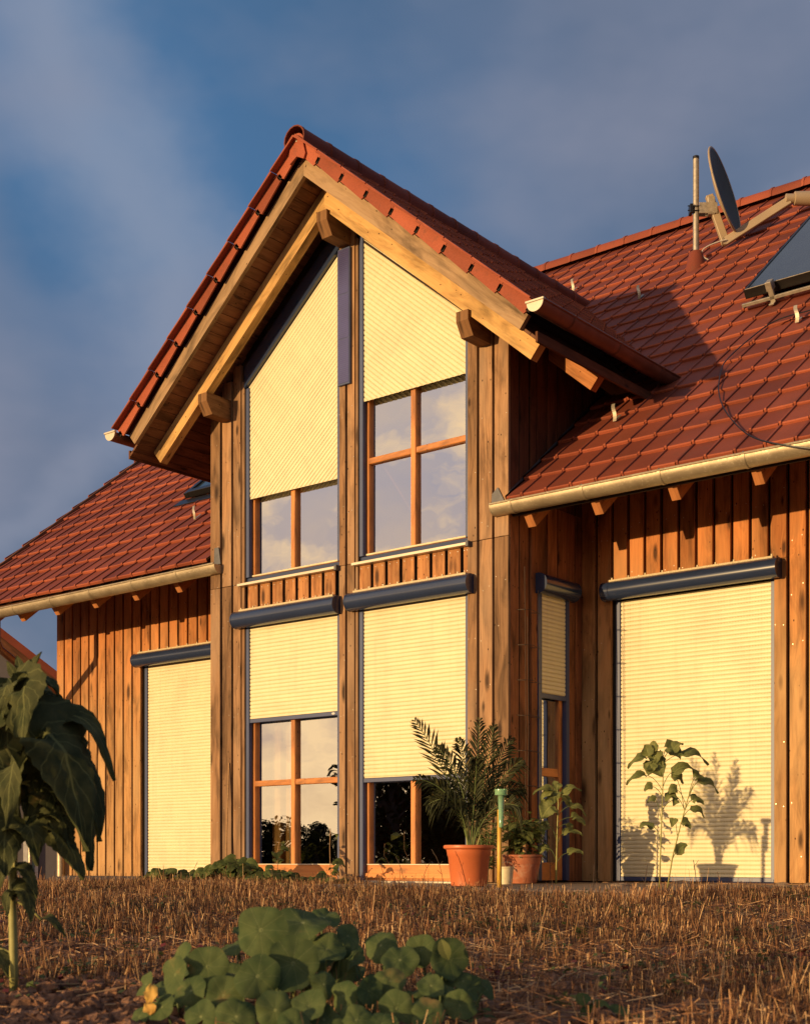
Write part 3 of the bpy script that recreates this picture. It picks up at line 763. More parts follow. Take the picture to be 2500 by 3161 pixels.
# ---- roofs
TW, TE = .24, .355
def tiles(org, ex, es, en, ncol, nrow, keep, lim=None, name='roof_tiles', E=TE):
    mb = MB(); org, ex, es, en = Vector(org), Vector(ex), Vector(es), Vector(en)
    acr = ((.004, -.004), (.0055, .013), (.024, .013), (.029, 0.0), (.2345, 0.0))
    alg = ((0, -.004, 0), (0, .022, 1), (.010, .030, 1), (E + .012, .004, 1))
    for r in range(nrow):
        for c in range(ncol):
            o = org + ex * (c * TW) + es * (r * E)
            if not keep(o + ex * TW / 2 + es * E / 2, r, c): continue
            j1, j2 = rnd(-.002, .002), rnd(-.004, .004); rows = []
            for (s_, h, rf) in alg:
                row = []
                for (x, rh) in acr:
                    p = o + ex * x + es * (s_ - (.007 if rh > .005 and s_ < .1 else 0)) + en * (h + rh * rf + j1 + j2 * x * 4)
                    if lim: p = lim(p)
                    row.append(p)
                rows.append(row)
            f0 = len(mb.m); mb.quadstrip(rows)
            for q in range(8): mb.m[f0 + q] = 1
    return mb
cs, sn = math.cos(SM), math.sin(SM)
exm = Vector((1, 0, 0)); esm = Vector((0, cs, sn)); enm = Vector((0, -sn, cs))
nrow = 22; TEM = 7.655 / 22
def yval(x): return (gab(x, 6.52) - 3.2) / KM
def keepR(p, r, c):
    if XL - .02 < p.x < XR + .02: return p.y > yval(p.x) - .5
    return True
def limR(p):
    yv = (4.9 - 3.2) / KM
    if p.y < 2.1:
        if p.x > XC and p.x < XR + .012: p.x = XR + .012
        if p.x < XC and p.x > XL - .012: p.x = XL - .012
    return p
rt = tiles((-.079 - TW * 36 + .24 * 0, -.04, 3.165), exm, esm, enm, 62, nrow, keepR, limR, E=TEM)
rt.build('main_roof', [M['tile'], M['tile2']], house)
# back slope and underlay of the main roof
ul = MB()
def slab(x0, x1, y0, y1, dz, th=.03):
    ul.prism([(x0, y0, roofz(y0) - dz), (x1, y0, roofz(y0) - dz), (x1, y1, roofz(y1) - dz), (x0, y1, roofz(y1) - dz)], (0, 0, -th), 0, (1, 0, 0))
slab(-8.58, XL - .005, .0, 5.93, .075); slab(XR + .006, 6.3, .0, 5.93, .075); slab(XL + .0, XR, 4.2, 5.93, .075)
ul.prism([(-8.58, 5.93, roofz(5.93) - .075), (6.3, 5.93, roofz(5.93) - .075), (6.3, 11.9, roofz(0) - .075), (-8.58, 11.9, roofz(0) - .075)], (0, 0, -.03), 0, (1, 0, 0))
ul.build('roof_deck', M['soffit'], house)
bk = MB(); bk.prism([(-8.62, 5.93, roofz(5.93) + .01), (6.34, 5.93, roofz(5.93) + .01), (6.34, 12.0, roofz(0) - .04), (-8.62, 12.0, roofz(0) - .04)], (0, 0, -.05), 0, (1, 0, 0))
bk.build('back_roof', M['tile'], house)
# ridge of the main roof
rg = MB(); x = -8.66
while x < 6.3:
    prof = []
    for k in range(9):
        a = R(-10 + k * 200 / 8); prof.append((math.cos(a) * .145, math.sin(a) * .125))
    rows = [[(xx, 5.93 + p[0] * s_, roofz(5.93) - .02 + p[1] * s_ + .0) for p in prof] for xx, s_ in ((x, 1.06), (x + .03, 1.06), (x + .032, 1.0), (x + .425, .97))]
    rg.quadstrip(rows, 0); x += .40
rg.build('ridge_tiles', tile_mat('ridge clay', (1.5, 1.5, 1.4)), house, autos=40)

# gable roof of the bay
c4, s4_ = math.cos(R(40)), math.sin(R(40))
gt_ = MB()
for sgn in (1, -1):
    # rows run up from the eave to the ridge; columns run back along Y
    exg = Vector((0, 1, 0)); esg = Vector((-sgn * c4, 0, s4_)); eng = Vector((sgn * s4_, 0, c4))
    xe = XC + sgn * 2.52; ze = gab(xe, 6.585); ncol = 21
    t = tiles((xe, -.615, ze), exg, esg, eng, ncol, 9, lambda p, r, c: p.z > roofz(p.y) - .55, None, E=3.30 / 9)
    b = len(gt_.v); gt_.v += t.v; gt_.f += [tuple(i + b for i in f) for f in t.f]; gt_.m += t.m; gt_.uv += t.uv
gt_.build('gable_roof', [M['tile'], M['tile2']], house)
vt = MB()
for sgn in (1, -1):
    esg = Vector((-sgn * c4, 0, s4_)); eng = Vector((sgn * s4_, 0, c4)); E = 3.30 / 9
    xe = XC + sgn * 2.52; ze = gab(xe, 6.585)
    for r in range(9):
        o = Vector((xe, -.642, ze)) + esg * (r * E)
        tl = esg * (E - .045)
        # flap hanging over the verge: slightly fanned so the row steps
        a = o + eng * .030 + esg * .004; b_ = o + esg * (E + .0) + eng * .010
        c_ = o + esg * (E - .0) - eng * .082; d_ = o + esg * .030 - eng * .104; d2 = o + esg * .006 - eng * .045
        P = [a, b_, c_, d_, d2]
        if sgn < 0: P = P[::-1]
        vt.prism(P, (0, .016, 0), 0)
        # edge lip of the tile, standing out beyond the flap
        vt.obox(o + Vector((0, -.066, 0)) + eng * .018, esg * (E - .004), Vector((0, .08, 0)), eng * .013, 0, .003)
        vt.tube([o + Vector((0, -.066, 0)) + eng * .026, o + esg * E + Vector((0, -.066, 0)) + eng * .008], .008, 6)
        # dark joint block behind the step
        vt.prism([o + esg * (-.012) - eng * .02, o + esg * .03 - eng * .02, o + esg * .03 - eng * .075, o - esg * .012 - eng * .075][::(1 if sgn > 0 else -1)], (0, .006, 0), 1)
vt.build('verge_tiles', [M['tile3'], M['black']], house, autos=35)
rg = MB(); y = -.70
while y < 4.5:
    prof = []
    for k in range(11):
        a = R(-25 + k * 230 / 10); prof.append((math.cos(a) * .122, math.sin(a) * .115))
    rows = [[(XC + p[0] * s_, yy, 6.575 + p[1] * s_) for p in prof] for yy, s_ in ((y, 1.04), (y + .035, 1.04), (y + .037, 1.0), (y + .40, .97))]
    rg.quadstrip(rows, 0)
    rows = [[(XC + p[0] * s_, yy, 6.575 + p[1] * s_) for p in prof] for yy, s_ in ((y, 1.04), (y, .93), (y + .3, .90))]
    rg.quadstrip(rows, 0); y += .375
rg.build('ridge_tiles', M['tile'], house, autos=40)
ec = MB(); P = []
for k in range(13):
    a = R(-20 + k * 220 / 12); P.append((XC + math.cos(a) * .085, -.665, 6.55 + math.sin(a) * .085))
P += [(XC - .105, -.665, 6.43), (XC - .085, -.665, 6.385), (XC, -.665, 6.43), (XC + .085, -.665, 6.385), (XC + .105, -.665, 6.43)]
ec.prism(P[::-1], (0, .02, 0)); ec.lathe([(0, -.004), (.007, -.003), (.008, 0)], (0, 0, 0), 8, 1)
for i in range(len(ec.v) - 24, len(ec.v)): v = ec.v[i]; ec.v[i] = (XC + v[0], -.667 + v[2], 6.565 + v[1])
ec.build('ridge_end_plate', [M['tile3'], M['screw']], house)

# soffit, verge boards, rafters, purlins of the bay
sfm = MB()
for sgn in (1, -1):
    # narrow boards running front to back, stacked down the slope
    L0 = 0.0
    while L0 < 3.20:
        L1 = min(L0 + .105, 3.22)
        for yy0, yy1 in ((-.528, 3.9),):
            xa, za = XC + sgn * L0 * c4, 6.30 - L0 * s4_; ex_ = Vector((sgn * c4, 0, -s4_)); ez_ = Vector((sgn * s4_, 0, c4))
            yend = min(3.9, max(.3, (za + .2 - 3.2) / KM - .05))
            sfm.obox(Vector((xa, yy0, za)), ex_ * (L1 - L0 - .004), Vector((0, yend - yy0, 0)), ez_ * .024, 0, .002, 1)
        L0 += .105
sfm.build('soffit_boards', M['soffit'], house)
def slope_board(name, sgn, L0, L1, y0, y1, zlow, hperp, mt, cut=True):
    """board along the gable slope; zlow = height of its lower edge line at the centre"""
    mb = MB(); ex_ = Vector((sgn * c4, 0, -s4_)); ez_ = Vector((sgn * s4_, 0, c4)); h = hperp
    base = Vector((XC, y0, zlow))
    # plumb cut at the ridge, square cut at the foot
    p0 = base; p1 = base + ex_ * L1; p2 = p1 + ez_ * h; p3 = base + Vector((0, 0, h / c4))
    P = [p0, p1, p2, p3]
    if sgn < 0: P = P[::-1]
    mb.prism(P, (0, y1 - y0, 0), 0, ex_)
    return mb.build(name, mt, house)
for sgn in (1, -1):
    slope_board('verge_board', sgn, 0, 3.06, -.572, -.53, 6.294, .130, M['verge'])
    slope_board('gable_rafter', sgn, 0, 2.96, -.30, -.21, 6.088, .160, M['verge2'])
# further rafters along the bay (their feet show at the right eave)
for yy in (.62, 1.45):
    for sgn in (1, -1): slope_board('gable_rafter', sgn, 0, 2.96, yy, yy + .09, 6.088, .160, M['rafter'])
for sgn in (1, -1):
    eb = MB()   # eave fascia of the bay
    x = XC + sgn * (3.22 * c4); z = 6.30 - 3.22 * s4_
    eb.obox((x, -.53, z - .02), (sgn * .022, 0, 0) if sgn > 0 else (-.022, 0, 0), (0, 2.2, 0), (0, 0, .085), 0, .002, 1)
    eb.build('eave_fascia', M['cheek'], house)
def purlin(x, ztop, w, h, y0, y1):
    mb = MB(); hw = w / 2
    P = [(x - hw, y0, ztop), (x - hw, y0, ztop - h * .42), (x - hw, y0 + .075, ztop - h), (x - hw, y1, ztop - h), (x - hw, y1, ztop)]
    mb.prism(P, (w, 0, 0), 0, (0, 1, 0)); return mb.build('purlin', M['beam'], house)
purlin(XC, 6.065, .125, .215, -.335, -.002)
purlin(-.24, 4.742, .125, .20, -.335, -.004); purlin(-3.44, 4.742, .125, .20, -.335, -.004)
# collar timber and blocking behind, so the gable top is closed
bl = MB(); bl.prism([(XL, .04, gab(XL, 6.29)), (XL + .4, .04, gab(XL + .4, 6.29) - .25), (XC, .04, 6.0), (XR - .4, .04, gab(XR - .4, 6.29) - .25), (XR, .04, gab(XR, 6.29)), (XC, .04, 6.29)], (0, .02, 0)); bl.build('gable_infill', M['darkwood'], house)

# wing eaves: rafters, fascia
for X in (-8.45, -7.75, -7.08, -6.42, -5.72, -5.02, -4.32, .14, .80, 1.50, 2.20, 2.90, 3.6, 4.3, 5.0, 5.7):
    mb = MB(); o = Vector((X - .04, .03, roofz(.03) - .115)); mb.obox(o - enm * .20, (.08, 0, 0), esm * 2.0, enm * .20, 0, .003, 1); mb.build('rafter', M['rafter'], house)
for a, b in ((-8.6, XL - .005), (XR + .01, 6.3)):
    fa = MB(); fa.box(a, b, .045, .07, 3.045, 3.17, 0, .002, 0); fa.build('fascia_board', M['darkwood'], house)
vb = MB(); vb.obox(Vector((-8.60, 0, roofz(0) - .16)), (.03, 0, 0), Vector((0, 5.93, 5.93 * KM)), enm * .17, 0, .002, 1); vb.build('verge_board', M['soffit'], house)

def gutter(p0, p1, r, outn, mt, nb=.72, name='gutter', endcaps=(1, 1), first=.1, zdrop=0):
    A, B = Vector(p0), Vector(p1); ax = (B - A).normalized(); on = Vector(outn); up = Vector((0, 0, 1)); L = (B - A).length
    mb = MB(); prof = [(math.cos(R(a)) * r, math.sin(R(a)) * r) for a in range(0, -181, -12)]
    rows = [[A + on * p[0] + up * p[1] for p in prof], [B + on * p[0] + up * p[1] for p in prof]]
    mb.quadstrip(rows)
    rows = [[A + on * p[0] * .97 + up * p[1] * .97 for p in prof], [B + on * p[0] * .97 + up * p[1] * .97 for p in prof]]
    mb.quadstrip(rows)
    mb.tube([A + on * (r + .002) + up * .004, B + on * (r + .002) + up * .004], .0095, 8)
    for E, f, sg in ((A, endcaps[0], -1), (B, endcaps[1], 1)):
        if f: mb.prism([E + on * p[0] * 1.02 + up * p[1] * 1.02 for p in prof], ax * sg * .006)
    g_ = mb.build(name, mt, house, autos=40)
    s = first; 
    while s < L:
        bm_ = MB(); q = A + ax * s
        pf = [(math.cos(R(a)) * (r + .005), math.sin(R(a)) * (r + .005)) for a in range(8, -181, -12)]
        rows = [[q + on * p[0] + up * p[1] for p in pf], [q + ax * .026 + on * p[0] + up * p[1] for p in pf]]
        bm_.quadstrip(rows); bm_.tube([q + ax * .013 + on * (r + .012) + up * .006, q + ax * .013 + on * (r - .01) + up * .02], .006, 6)
        bm_.build('gutter_bracket', mt, g_, autos=40); s += nb
    return g_
gutter((-.118, -.025, 3.135), (6.35, -.025, 3.125), .085, (0, -1, 0), M['gutter'], .70, first=.19)
gutter((-8.66, -.025, 3.07), (-3.52, -.025, 3.105), .085, (0, -1, 0), M['gutter'], .71, first=.28)
gutter((.735, -.69, 4.452), (.735, 1.62, 4.452), .075, (1, 0, 0), M['gutter2'], .72, first=.45)
gutter((-4.415, -.69, 4.452), (-4.415, 1.62, 4.452), .075, (-1, 0, 0), M['gutter2'], .72, first=.45)
for x in (.735, -4.415):
    fl = MB()   # pale front lips of the two bay gutters
    P = [(x + math.cos(R(a)) * .077, -.70, 4.452 + math.sin(R(a)) * .077) for a in range(0, -181, -15)]
    fl.prism(P, (0, .008, 0), 0); fl.obox((x - .086, -.71, 4.450), (.172, 0, 0), (0, .03, 0), (0, 0, .018), 0, .003)
    fl.build('gutter_end', M['sill'], house)
ls = MB(); ls.prism([(-.165, -.012, 3.12), (-.03, -.012, 3.17), (-.10, -.012, 3.30), (-.16, -.012, 3.25)], (0, -.004, 0)); ls.build('lead_flashing', M['lead'], house); ls = MB()
ls.prism([(-3.62, -.012, 3.12), (-3.52, -.012, 3.12), (-3.55, -.012, 3.29), (-3.61, -.012, 3.29)], (0, -.004, 0)); ls.build('lead_flashing', M['lead'], house); ls = MB()
ls.prism([(XR + .006, .0, 3.20), (XR + .006, 2.0, roofz(2.0)), (XR + .006, 2.0, roofz(2.0) + .05), (XR + .006, .0, 3.25)], (.004, 0, 0))
ls.build('lead_flashing', M['lead'], house)

# copper down pipe with swan neck at the left corner
dp = MB()
pts = [(-7.36, -.03, 3.0), (-7.36, -.03, 2.72), (-7.37, .02, 2.64)]
for t in range(1, 8): q = t / 8; pts.append((-7.37 - .25 * q, .02 + 1.02 * q, 2.64 - .46 * q))
pts += [(-7.62, 1.06, 2.17), (-7.625, 1.085, 2.10), (-7.625, 1.09, 2.0), (-7.625, 1.09, 1.0), (-7.625, 1.09, -.08)]
dp.tube(pts[:-2], .047, 14, 0); dp.tube(pts[-3:], .049, 14, 1)
dpo = dp.build('downpipe', [M['copper'], M['gutter']], house, autos=50)
for z in (1.93, .95):
    q = MB(); q.tube([(-7.625, 1.09, z), (-7.625, 1.09, z + .03)], .053, 14); q.build('pipe_clamp', M['galv'], dpo)

# skylight in the left roof
def on_roof(x, y, h=0): return Vector((x, y, roofz(y))) + enm * h
sk = MB()
sk.obox(on_roof(-5.72, 1.50, .03), (.07, 0, 0), esm * 1.0, enm * .07, 0, .004); sk.obox(on_roof(-5.05, 1.50, .03), (.07, 0, 0), esm * 1.0, enm * .07, 0, .004)
sk.obox(on_roof(-5.65, 1.50, .03), (.60, 0, 0), esm * .08, enm * .075, 0, .004); sk.obox(on_roof(-5.65, 2.22, .03), (.60, 0, 0), esm * .08, enm * .075, 0, .004)
sk.obox(on_roof(-5.78, 1.36, .024), (.86, 0, 0), esm * .14, enm * .012, 0, .002)
sko = sk.build('skylight', M['blackmetal'], house)
q = MB(); q.obox(on_roof(-5.65, 1.56, .06), (.60, 0, 0), esm * .85, enm * .02, 0, .0); q.build('pane', M['collglass'], sko)

# snow hooks
def hook(x, y, mt):
    mb = MB(); P = on_roof(x, y, .03); path = []
    for t in range(9):
        q = t / 8; path.append(P + Vector((math.sin(q * 5) * .012, -.02 * math.sin(q * 3.1), q * .155)))
    L = [p + Vector((-.017, 0, 0)) for p in path]; Rr = [p + Vector((.017, 0, 0)) for p in path]
    mb.quadstrip([L, Rr]); mb.quadstrip([[p + Vector((0, .004, 0)) for p in Rr], [p + Vector((0, .004, 0)) for p in L]])
    mb.obox(P + Vector((-.017, 0, .0)), (.034, 0, 0), esm * .12, enm * .004, 0, .001)
    mb.build('snow_hook', mt, house)
for x, y in ((.513, .902), (1.708, 2.005), (-.857, 3.761), (-2.3, 4.70), (2.9, .95), (-4.9, .9)): hook(x, y, M['galv'])
cb = MB(); P = [on_roof(2.3, 2.00, .09), on_roof(1.806, 2.041, .09), on_roof(1.486, 2.084 - .03, .07), on_roof(1.33, 1.85, .05), on_roof(1.27, 1.55, .05), on_roof(1.312, 1.35, .05), on_roof(1.46, 1.0, .05), on_roof(1.667, .66, .05), on_roof(1.93, .33, .05), on_roof(2.2, .046, .06), Vector((2.45, -.14, 3.15)), Vector((2.75, -.16, 3.05)), Vector((3.1, -.15, 2.95))]
PP = []
for i in range(len(P) - 1):
    a = P[max(i - 1, 0)]; b = P[i]; c = P[i + 1]; d = P[min(i + 2, len(P) - 1)]
    for t in range(6):
        q = t / 6; PP.append(.5 * ((2 * b) + (c - a) * q + (2 * a - 5 * b + 4 * c - d) * q * q + (-a + 3 * b - 3 * c + d) * q ** 3))
PP.append(P[-1]); cb.tube(PP, .0055, 6); cb.build('lightning_cable', M['cable'], house)

# ---- inside the house
inn = MB(); inn.box(XL + .15, XR - .17, .175, 5.0, -.12, -.06, 0, 0); inn.box(XL + .15, XR - .17, .175, 5.0, 2.60, 2.84, 0, 0); inn.build('interior_floors', M['floorin'], house)
inn = MB(); inn.box(XL + .15, XR - .17, 4.2, 4.3, -.06, 2.6, 0, 0); inn.box(XL + .15, XR - .17, 3.2, 3.3, 2.84, 5.8, 0, 0)
inn.build('interior_walls', M['interior'], house)
inn = MB(); inn.box(-3.10, -2.985, .30, .42, -.06, 2.6, 0, .004, 2); inn.build('interior_post', M['verge2'], house)
inn = MB(); inn.box(-2.95, -2.87, .34, .42, -.06, 2.6, 0, .004, 2); inn.build('interior_post', M['verge2'], house)
inn = MB(); inn.tube([(-2.835, .30, -.06), (-2.835, .30, 2.6)], .016, 12); inn.build('heating_pipe', M['white'], house, smooth=True)

# ---- terrace, thresholds
tr = MB()
tr.box(-3.75, -.02, -.28, .026, -.18, -.096, 0, .01)
tr.build('threshold_slab', M['stone'], house)
pl = MB(); pl.box(.30, 6.1, 1.02, 1.165, -.20, -.074, 0, .006, 0); pl.build('base_plank', M['board'], house)

# ================================================================ satellite dish and collector
foot = Vector((-.466, 4.323, 6.745))
dish = thing('satellite_dish', 'beige satellite dish with face darkened for shade on a tall galvanised mast above the roof', 'satellite dish', foot)
m = MB(); m.tube([foot - Vector((0, 0, .1)), foot + Vector((0, 0, 1.215))], .0335, 16, 0); m.tube([foot + Vector((0, 0, 1.205)), foot + Vector((0, 0, 1.235))], .036, 16, 1); m.build('mast', [M['galv'], M['blackmetal']], dish, autos=50)
m = MB(); m.lathe([(.125, -.10), (.115, -.02), (.075, .16), (.06, .17), (.045, .175)], foot, 24); m.build('mast_collar', M['tile'], dish, autos=60)
dn = (RT * .90 + UP * .25 - FW * .53).normalized()
dc = foot + RT * .245 + UP * .82 - FW * .0
du = (UP - dn * UP.dot(dn)).normalized(); ds_ = dn.cross(du).normalized()
m = MB(); rows = []; rowsb = []
for i in range(9):
    rr = i / 8
    rows.append([dc + (ds_ * math.cos(a) * .43 + du * math.sin(a) * .475) * rr + dn * (.085 * rr * rr) for a in [k * 2 * math.pi / 40 for k in range(40)]])
    rowsb.append([dc + (ds_ * math.cos(a) * .43 + du * math.sin(a) * .475) * rr + dn * (.085 * rr * rr - .006) for a in [k * 2 * math.pi / 40 for k in range(40)]])
m.quadstrip(rows, 0, None, True); m.quadstrip(rowsb, 1, None, True)
rim = [dc + (ds_ * math.cos(a) * .436 + du * math.sin(a) * .481) + dn * .078 for a in [k * 2 * math.pi / 40 for k in range(41)]]
m.tube(rim, .013, 6, 1, cap=False)
m.build('reflector', [M['dishface'], M['dishback']], dish, smooth=True)
m = MB()   # feed arm: an elbow-shaped box section
bk_ = dc - dn * .045
a0 = dc - dn * .05 + du * .10; a1 = dc - du * .40 - dn * .035 ; el = foot + RT * .325 + UP * .285; a3 = foot + RT * .98 + UP * .64 - FW * .22; a2 = el + (a3 - el) * .12
def bar(mb, p, q, w, h, mi=0):
    p, q = Vector(p), Vector(q); t = (q - p); s_ = t.cross(FW).normalized(); n_ = FW
    mb.obox(p - s_ * h / 2 - n_ * w / 2, t, s_ * h, n_ * w, mi, .006, 0)
top = foot + RT * .145 + UP * .80
bar(m, top, el + (el - top).normalized() * .01, .06, .085); bar(m, el - (a3 - el).normalized() * .02, a3, .06, .085)
m.tube([el + FW * -.03, el + FW * .03], .0425, 16)
m.build('feed_arm', M['dishback'], dish)
m = MB(); s0 = a3 + RT * .03 + UP * .02
m.tube([s0 - RT * .07, s0 + RT * .02], .05, 14); m.tube([s0 + RT * .02, s0 + RT * .025, s0 + RT * .245, s0 + RT * .25], [.045, .072, .078, .07], 18)
m.build('receiver', M['dishback'], dish, autos=40)
m = MB(); bk1 = foot + UP * .635
m.obox(bk1 + RT * .03 - FW * .045 - UP * .05, RT * .20, UP * .12, FW * .012, 0, .002); m.obox(bk1 + RT * .03 + FW * .035 - UP * .05, RT * .20, UP * .12, FW * .012, 0, .002)
m.obox(bk1 + RT * .13 - FW * .04 - UP * .06, RT * .075, UP * .20, FW * .08, 0, .004)
for zz in (-.02, .03): m.tube([bk1 + RT * -.10 - FW * .04 + UP * zz, bk1 + RT * .05 - FW * .04 + UP * zz], .006, 6, 1)
m.obox(bk1 - RT * .075 - FW * .05 - UP * .045, RT * .035, UP * .10, FW * .10, 1, .003)
m.build('clamp_bracket', [M['galv'], M['blackmetal']], dish)
m = MB(); P = []
for t in range(13):
    q = t / 12; P.append(el.lerp(foot + RT * .13 + UP * .06, q) + RT * (-.16 * math.sin(q * math.pi) ** .8) + UP * (.0) - FW * .05)
m.tube(P, .007, 6); m.build('aerial_cable', M['whitecable'], dish)

col = thing('solar_collector', 'dark flat solar collector mounted high on the right roof', 'solar panel', on_roof(.92, 2.7))
c0 = on_roof(.93, 2.68, .10); cl = 2.05; cwid = 3.4
m = MB(); th = .09
m.obox(c0, (cwid, 0, 0), esm * .03, enm * th, 0, .004); m.obox(c0 + esm * (cl - .03), (cwid, 0, 0), esm * .03, enm * th, 0, .004)
m.obox(c0 + esm * .03, (.03, 0, 0), esm * (cl - .06), enm * th, 0, .004); m.obox(c0 + esm * .03 + exm * (cwid - .03), (.03, 0, 0), esm * (cl - .06), enm * th, 0, .004)
m.obox(c0 + esm * .03 + exm * .03, (cwid - .06, 0, 0), esm * (cl - .06), enm * .02, 0, 0)
m.build('collector_frame', M['blackmetal'], col)
m = MB(); m.obox(c0 + esm * .032 + exm * .032 + enm * .076, (cwid - .064, 0, 0), esm * (cl - .064), enm * .006, 0, 0); m.build('collector_glass', M['collglass'], col)
m = MB(); m.obox(c0 - esm * .005 + exm * .02 + enm * (th - .002), (cwid, 0, 0), esm * .012, enm * .006, 0, .001); m.obox(on_roof(.92, 2.60, .06), (cwid, 0, 0), esm * .03, enm * .03, 0, .002); m.build('mounting_rail', M['galv'], col)
for dx in (.28, 1.5, 2.7):
    m = MB(); q = on_roof(.92 + dx, 2.60, .03); m.obox(q, (.05, 0, 0), esm * .03, enm * .12, 0, .003); m.obox(q - esm * .06, (.05, 0, 0), esm * .10, enm * .012, 0, .002); m.obox(q + enm * .11 - exm * .012, (.06, 0, 0), esm * .09, enm * .085, 0, .004); m.build('roof_bracket', M['galv'], col)

# ================================================================ neighbour's house on the left
nb = thing('neighbour_house', 'grey rendered house with red verge behind the left corner of the timber house', 'house', (-15, 6, -.3))
ND = 25.0
def nbp(u, v, dd=0): return at(u, v, ND + dd)
n_r = (RT * .98 + FW * .2).normalized(); n_f = Vector((-n_r.y, n_r.x, 0)); nbo = at(90, 2700, ND); nbo.z = -.6
def nl(x, z, y=0): return nbo + n_r * x + n_f * y + Vector((0, 0, z))
m = MB(); m.prism([nl(-6, 0), nl(2.2, 0), nl(2.2, 2.1 + .55), nl(-2.6, 6.35), nl(-6, 3.3)], n_f * 8, 0, (0, 0, 1)); m.build('wall', M['render'], nb)
m = MB()
for (x0, z0, x1, z1) in ((-2.6, 6.40, 2.9, 2.16),):
    a = nl(x0, z0, -.4); b = nl(x1, z1, -.4); t = (b - a); s_ = Vector((0, 0, 1))
    m.prism([a, b, b + s_ * .16, a + s_ * .16], n_f * 9); 
m.build('roof', M['tile'], nb)
m = MB(); a = nl(-2.6, 6.2, -.38); b = nl(2.8, 2.03, -.38); m.prism([a, b, b + UP * .2, a + UP * .2], n_f * .06); m.build('verge_board', M['cheek'], nb)
m = MB()
for (x0, x1, z0, z1) in ((-.10, -.02, .25, 1.15), (.10, .16, .25, 1.15), (-.10, .16, 1.15, 1.22)): m.obox(nl(x0, z0, -.03), n_r * (x1 - x0), UP * (z1 - z0), n_f * .06, 0, .002)
wn_ = m.build('window', M['white'], nb)
m = MB(); m.obox(nl(-.02, .25, -.012), n_r * .12, UP * .9, n_f * .02, 0, 0); m.build('pane', M['collglass'], wn_)
m = MB(); m.tube([nl(.02, .3, -.08), nl(.02, 3.2, -.08)], .035, 8); m.build('downpipe', M['galv'], nb)
hb = thing('hanging_basket', 'dark red hanging flower basket on the grey neighbour house', 'flower basket', nl(-.12, 1.75, -.35))
m = MB(); o = nl(-.12, 1.85, -.35); m.lathe([(0, -.14), (.10, -.11), (.15, -.02), (.16, 0), (.14, 0)], o, 16); m.build('basket', M['blackmetal'], hb)
m = MB(); m.tube([o + UP * .0, o + UP * .55], .008, 5); m.tube([o + UP * .55, o + UP * .55 + n_f * .36], .012, 5); m.build('hanger', M['blackmetal'], hb)

# ================================================================ plants
def leaf(mb, p0, p1, p2, width, nrm_, mi=0, nt_=9, fold=.15, ser=.0, heart=.62, wav=.0, curl=0.0, seed=0):
    """leaf along the bezier p0,p1,p2; nrm_ = rough facing direction"""
    p0, p1, p2 = Vector(p0), Vector(p1), Vector(p2); nr = Vector(nrm_); rows = []; S = (-1, -.8, -.6, -.4, -.2, 0, .2, .4, .6, .8, 1)
    L = (p1 - p0).length + (p2 - p1).length
    for i in range(nt_ + 1):
        t = i / nt_; c = p0 * (1 - t) ** 2 + p1 * 2 * t * (1 - t) + p2 * t * t
        tg = ((p1 - p0) * (1 - t) + (p2 - p1) * t).normalized(); sd = tg.cross(nr)
        if sd.length < .05: sd = tg.cross(Vector((.3, .5, .8)))
        sd.normalize(); n_ = sd.cross(tg).normalized()
        w = width * .5 * max(math.sin(math.pi * min(1, max(0, t)) ** heart), 0) ** .8
        if i == 0: w = width * .04
        if ser and 0 < i < nt_: w *= 1 + ser * (1 if i % 2 else -1)
        row = []
        for s_ in S:
            wv = wav * width * math.sin(seed * 3.1 + t * 9 + s_ * 2.6) * abs(s_)
            if nt_ > 12: wv += width * (.05 * noise.noise((t * 5 + seed, s_ * 2.2, seed)) + .022 * noise.noise((t * 13, s_ * 6, seed + 9)) - .03 * abs(math.sin((t - abs(s_) * .35) * 22)) * min(1, abs(s_) * 3) * .5)
            back = -.18 * width * abs(s_) ** 2 * (1 - t) if heart < .75 else 0
            row.append(c + sd * (w * s_) + n_ * (fold * w * abs(s_) - curl * w * s_ * s_ + wv) + tg * back)
        rows.append(row)
    mb.quadstrip(rows, mi, lambda i, j: (j / 10, i / nt_))
def bez(p0, p1, p2, n=8): return [Vector(p0) * (1 - t) ** 2 + Vector(p1) * 2 * t * (1 - t) + Vector(p2) * t * t for t in [i / n for i in range(n + 1)]]

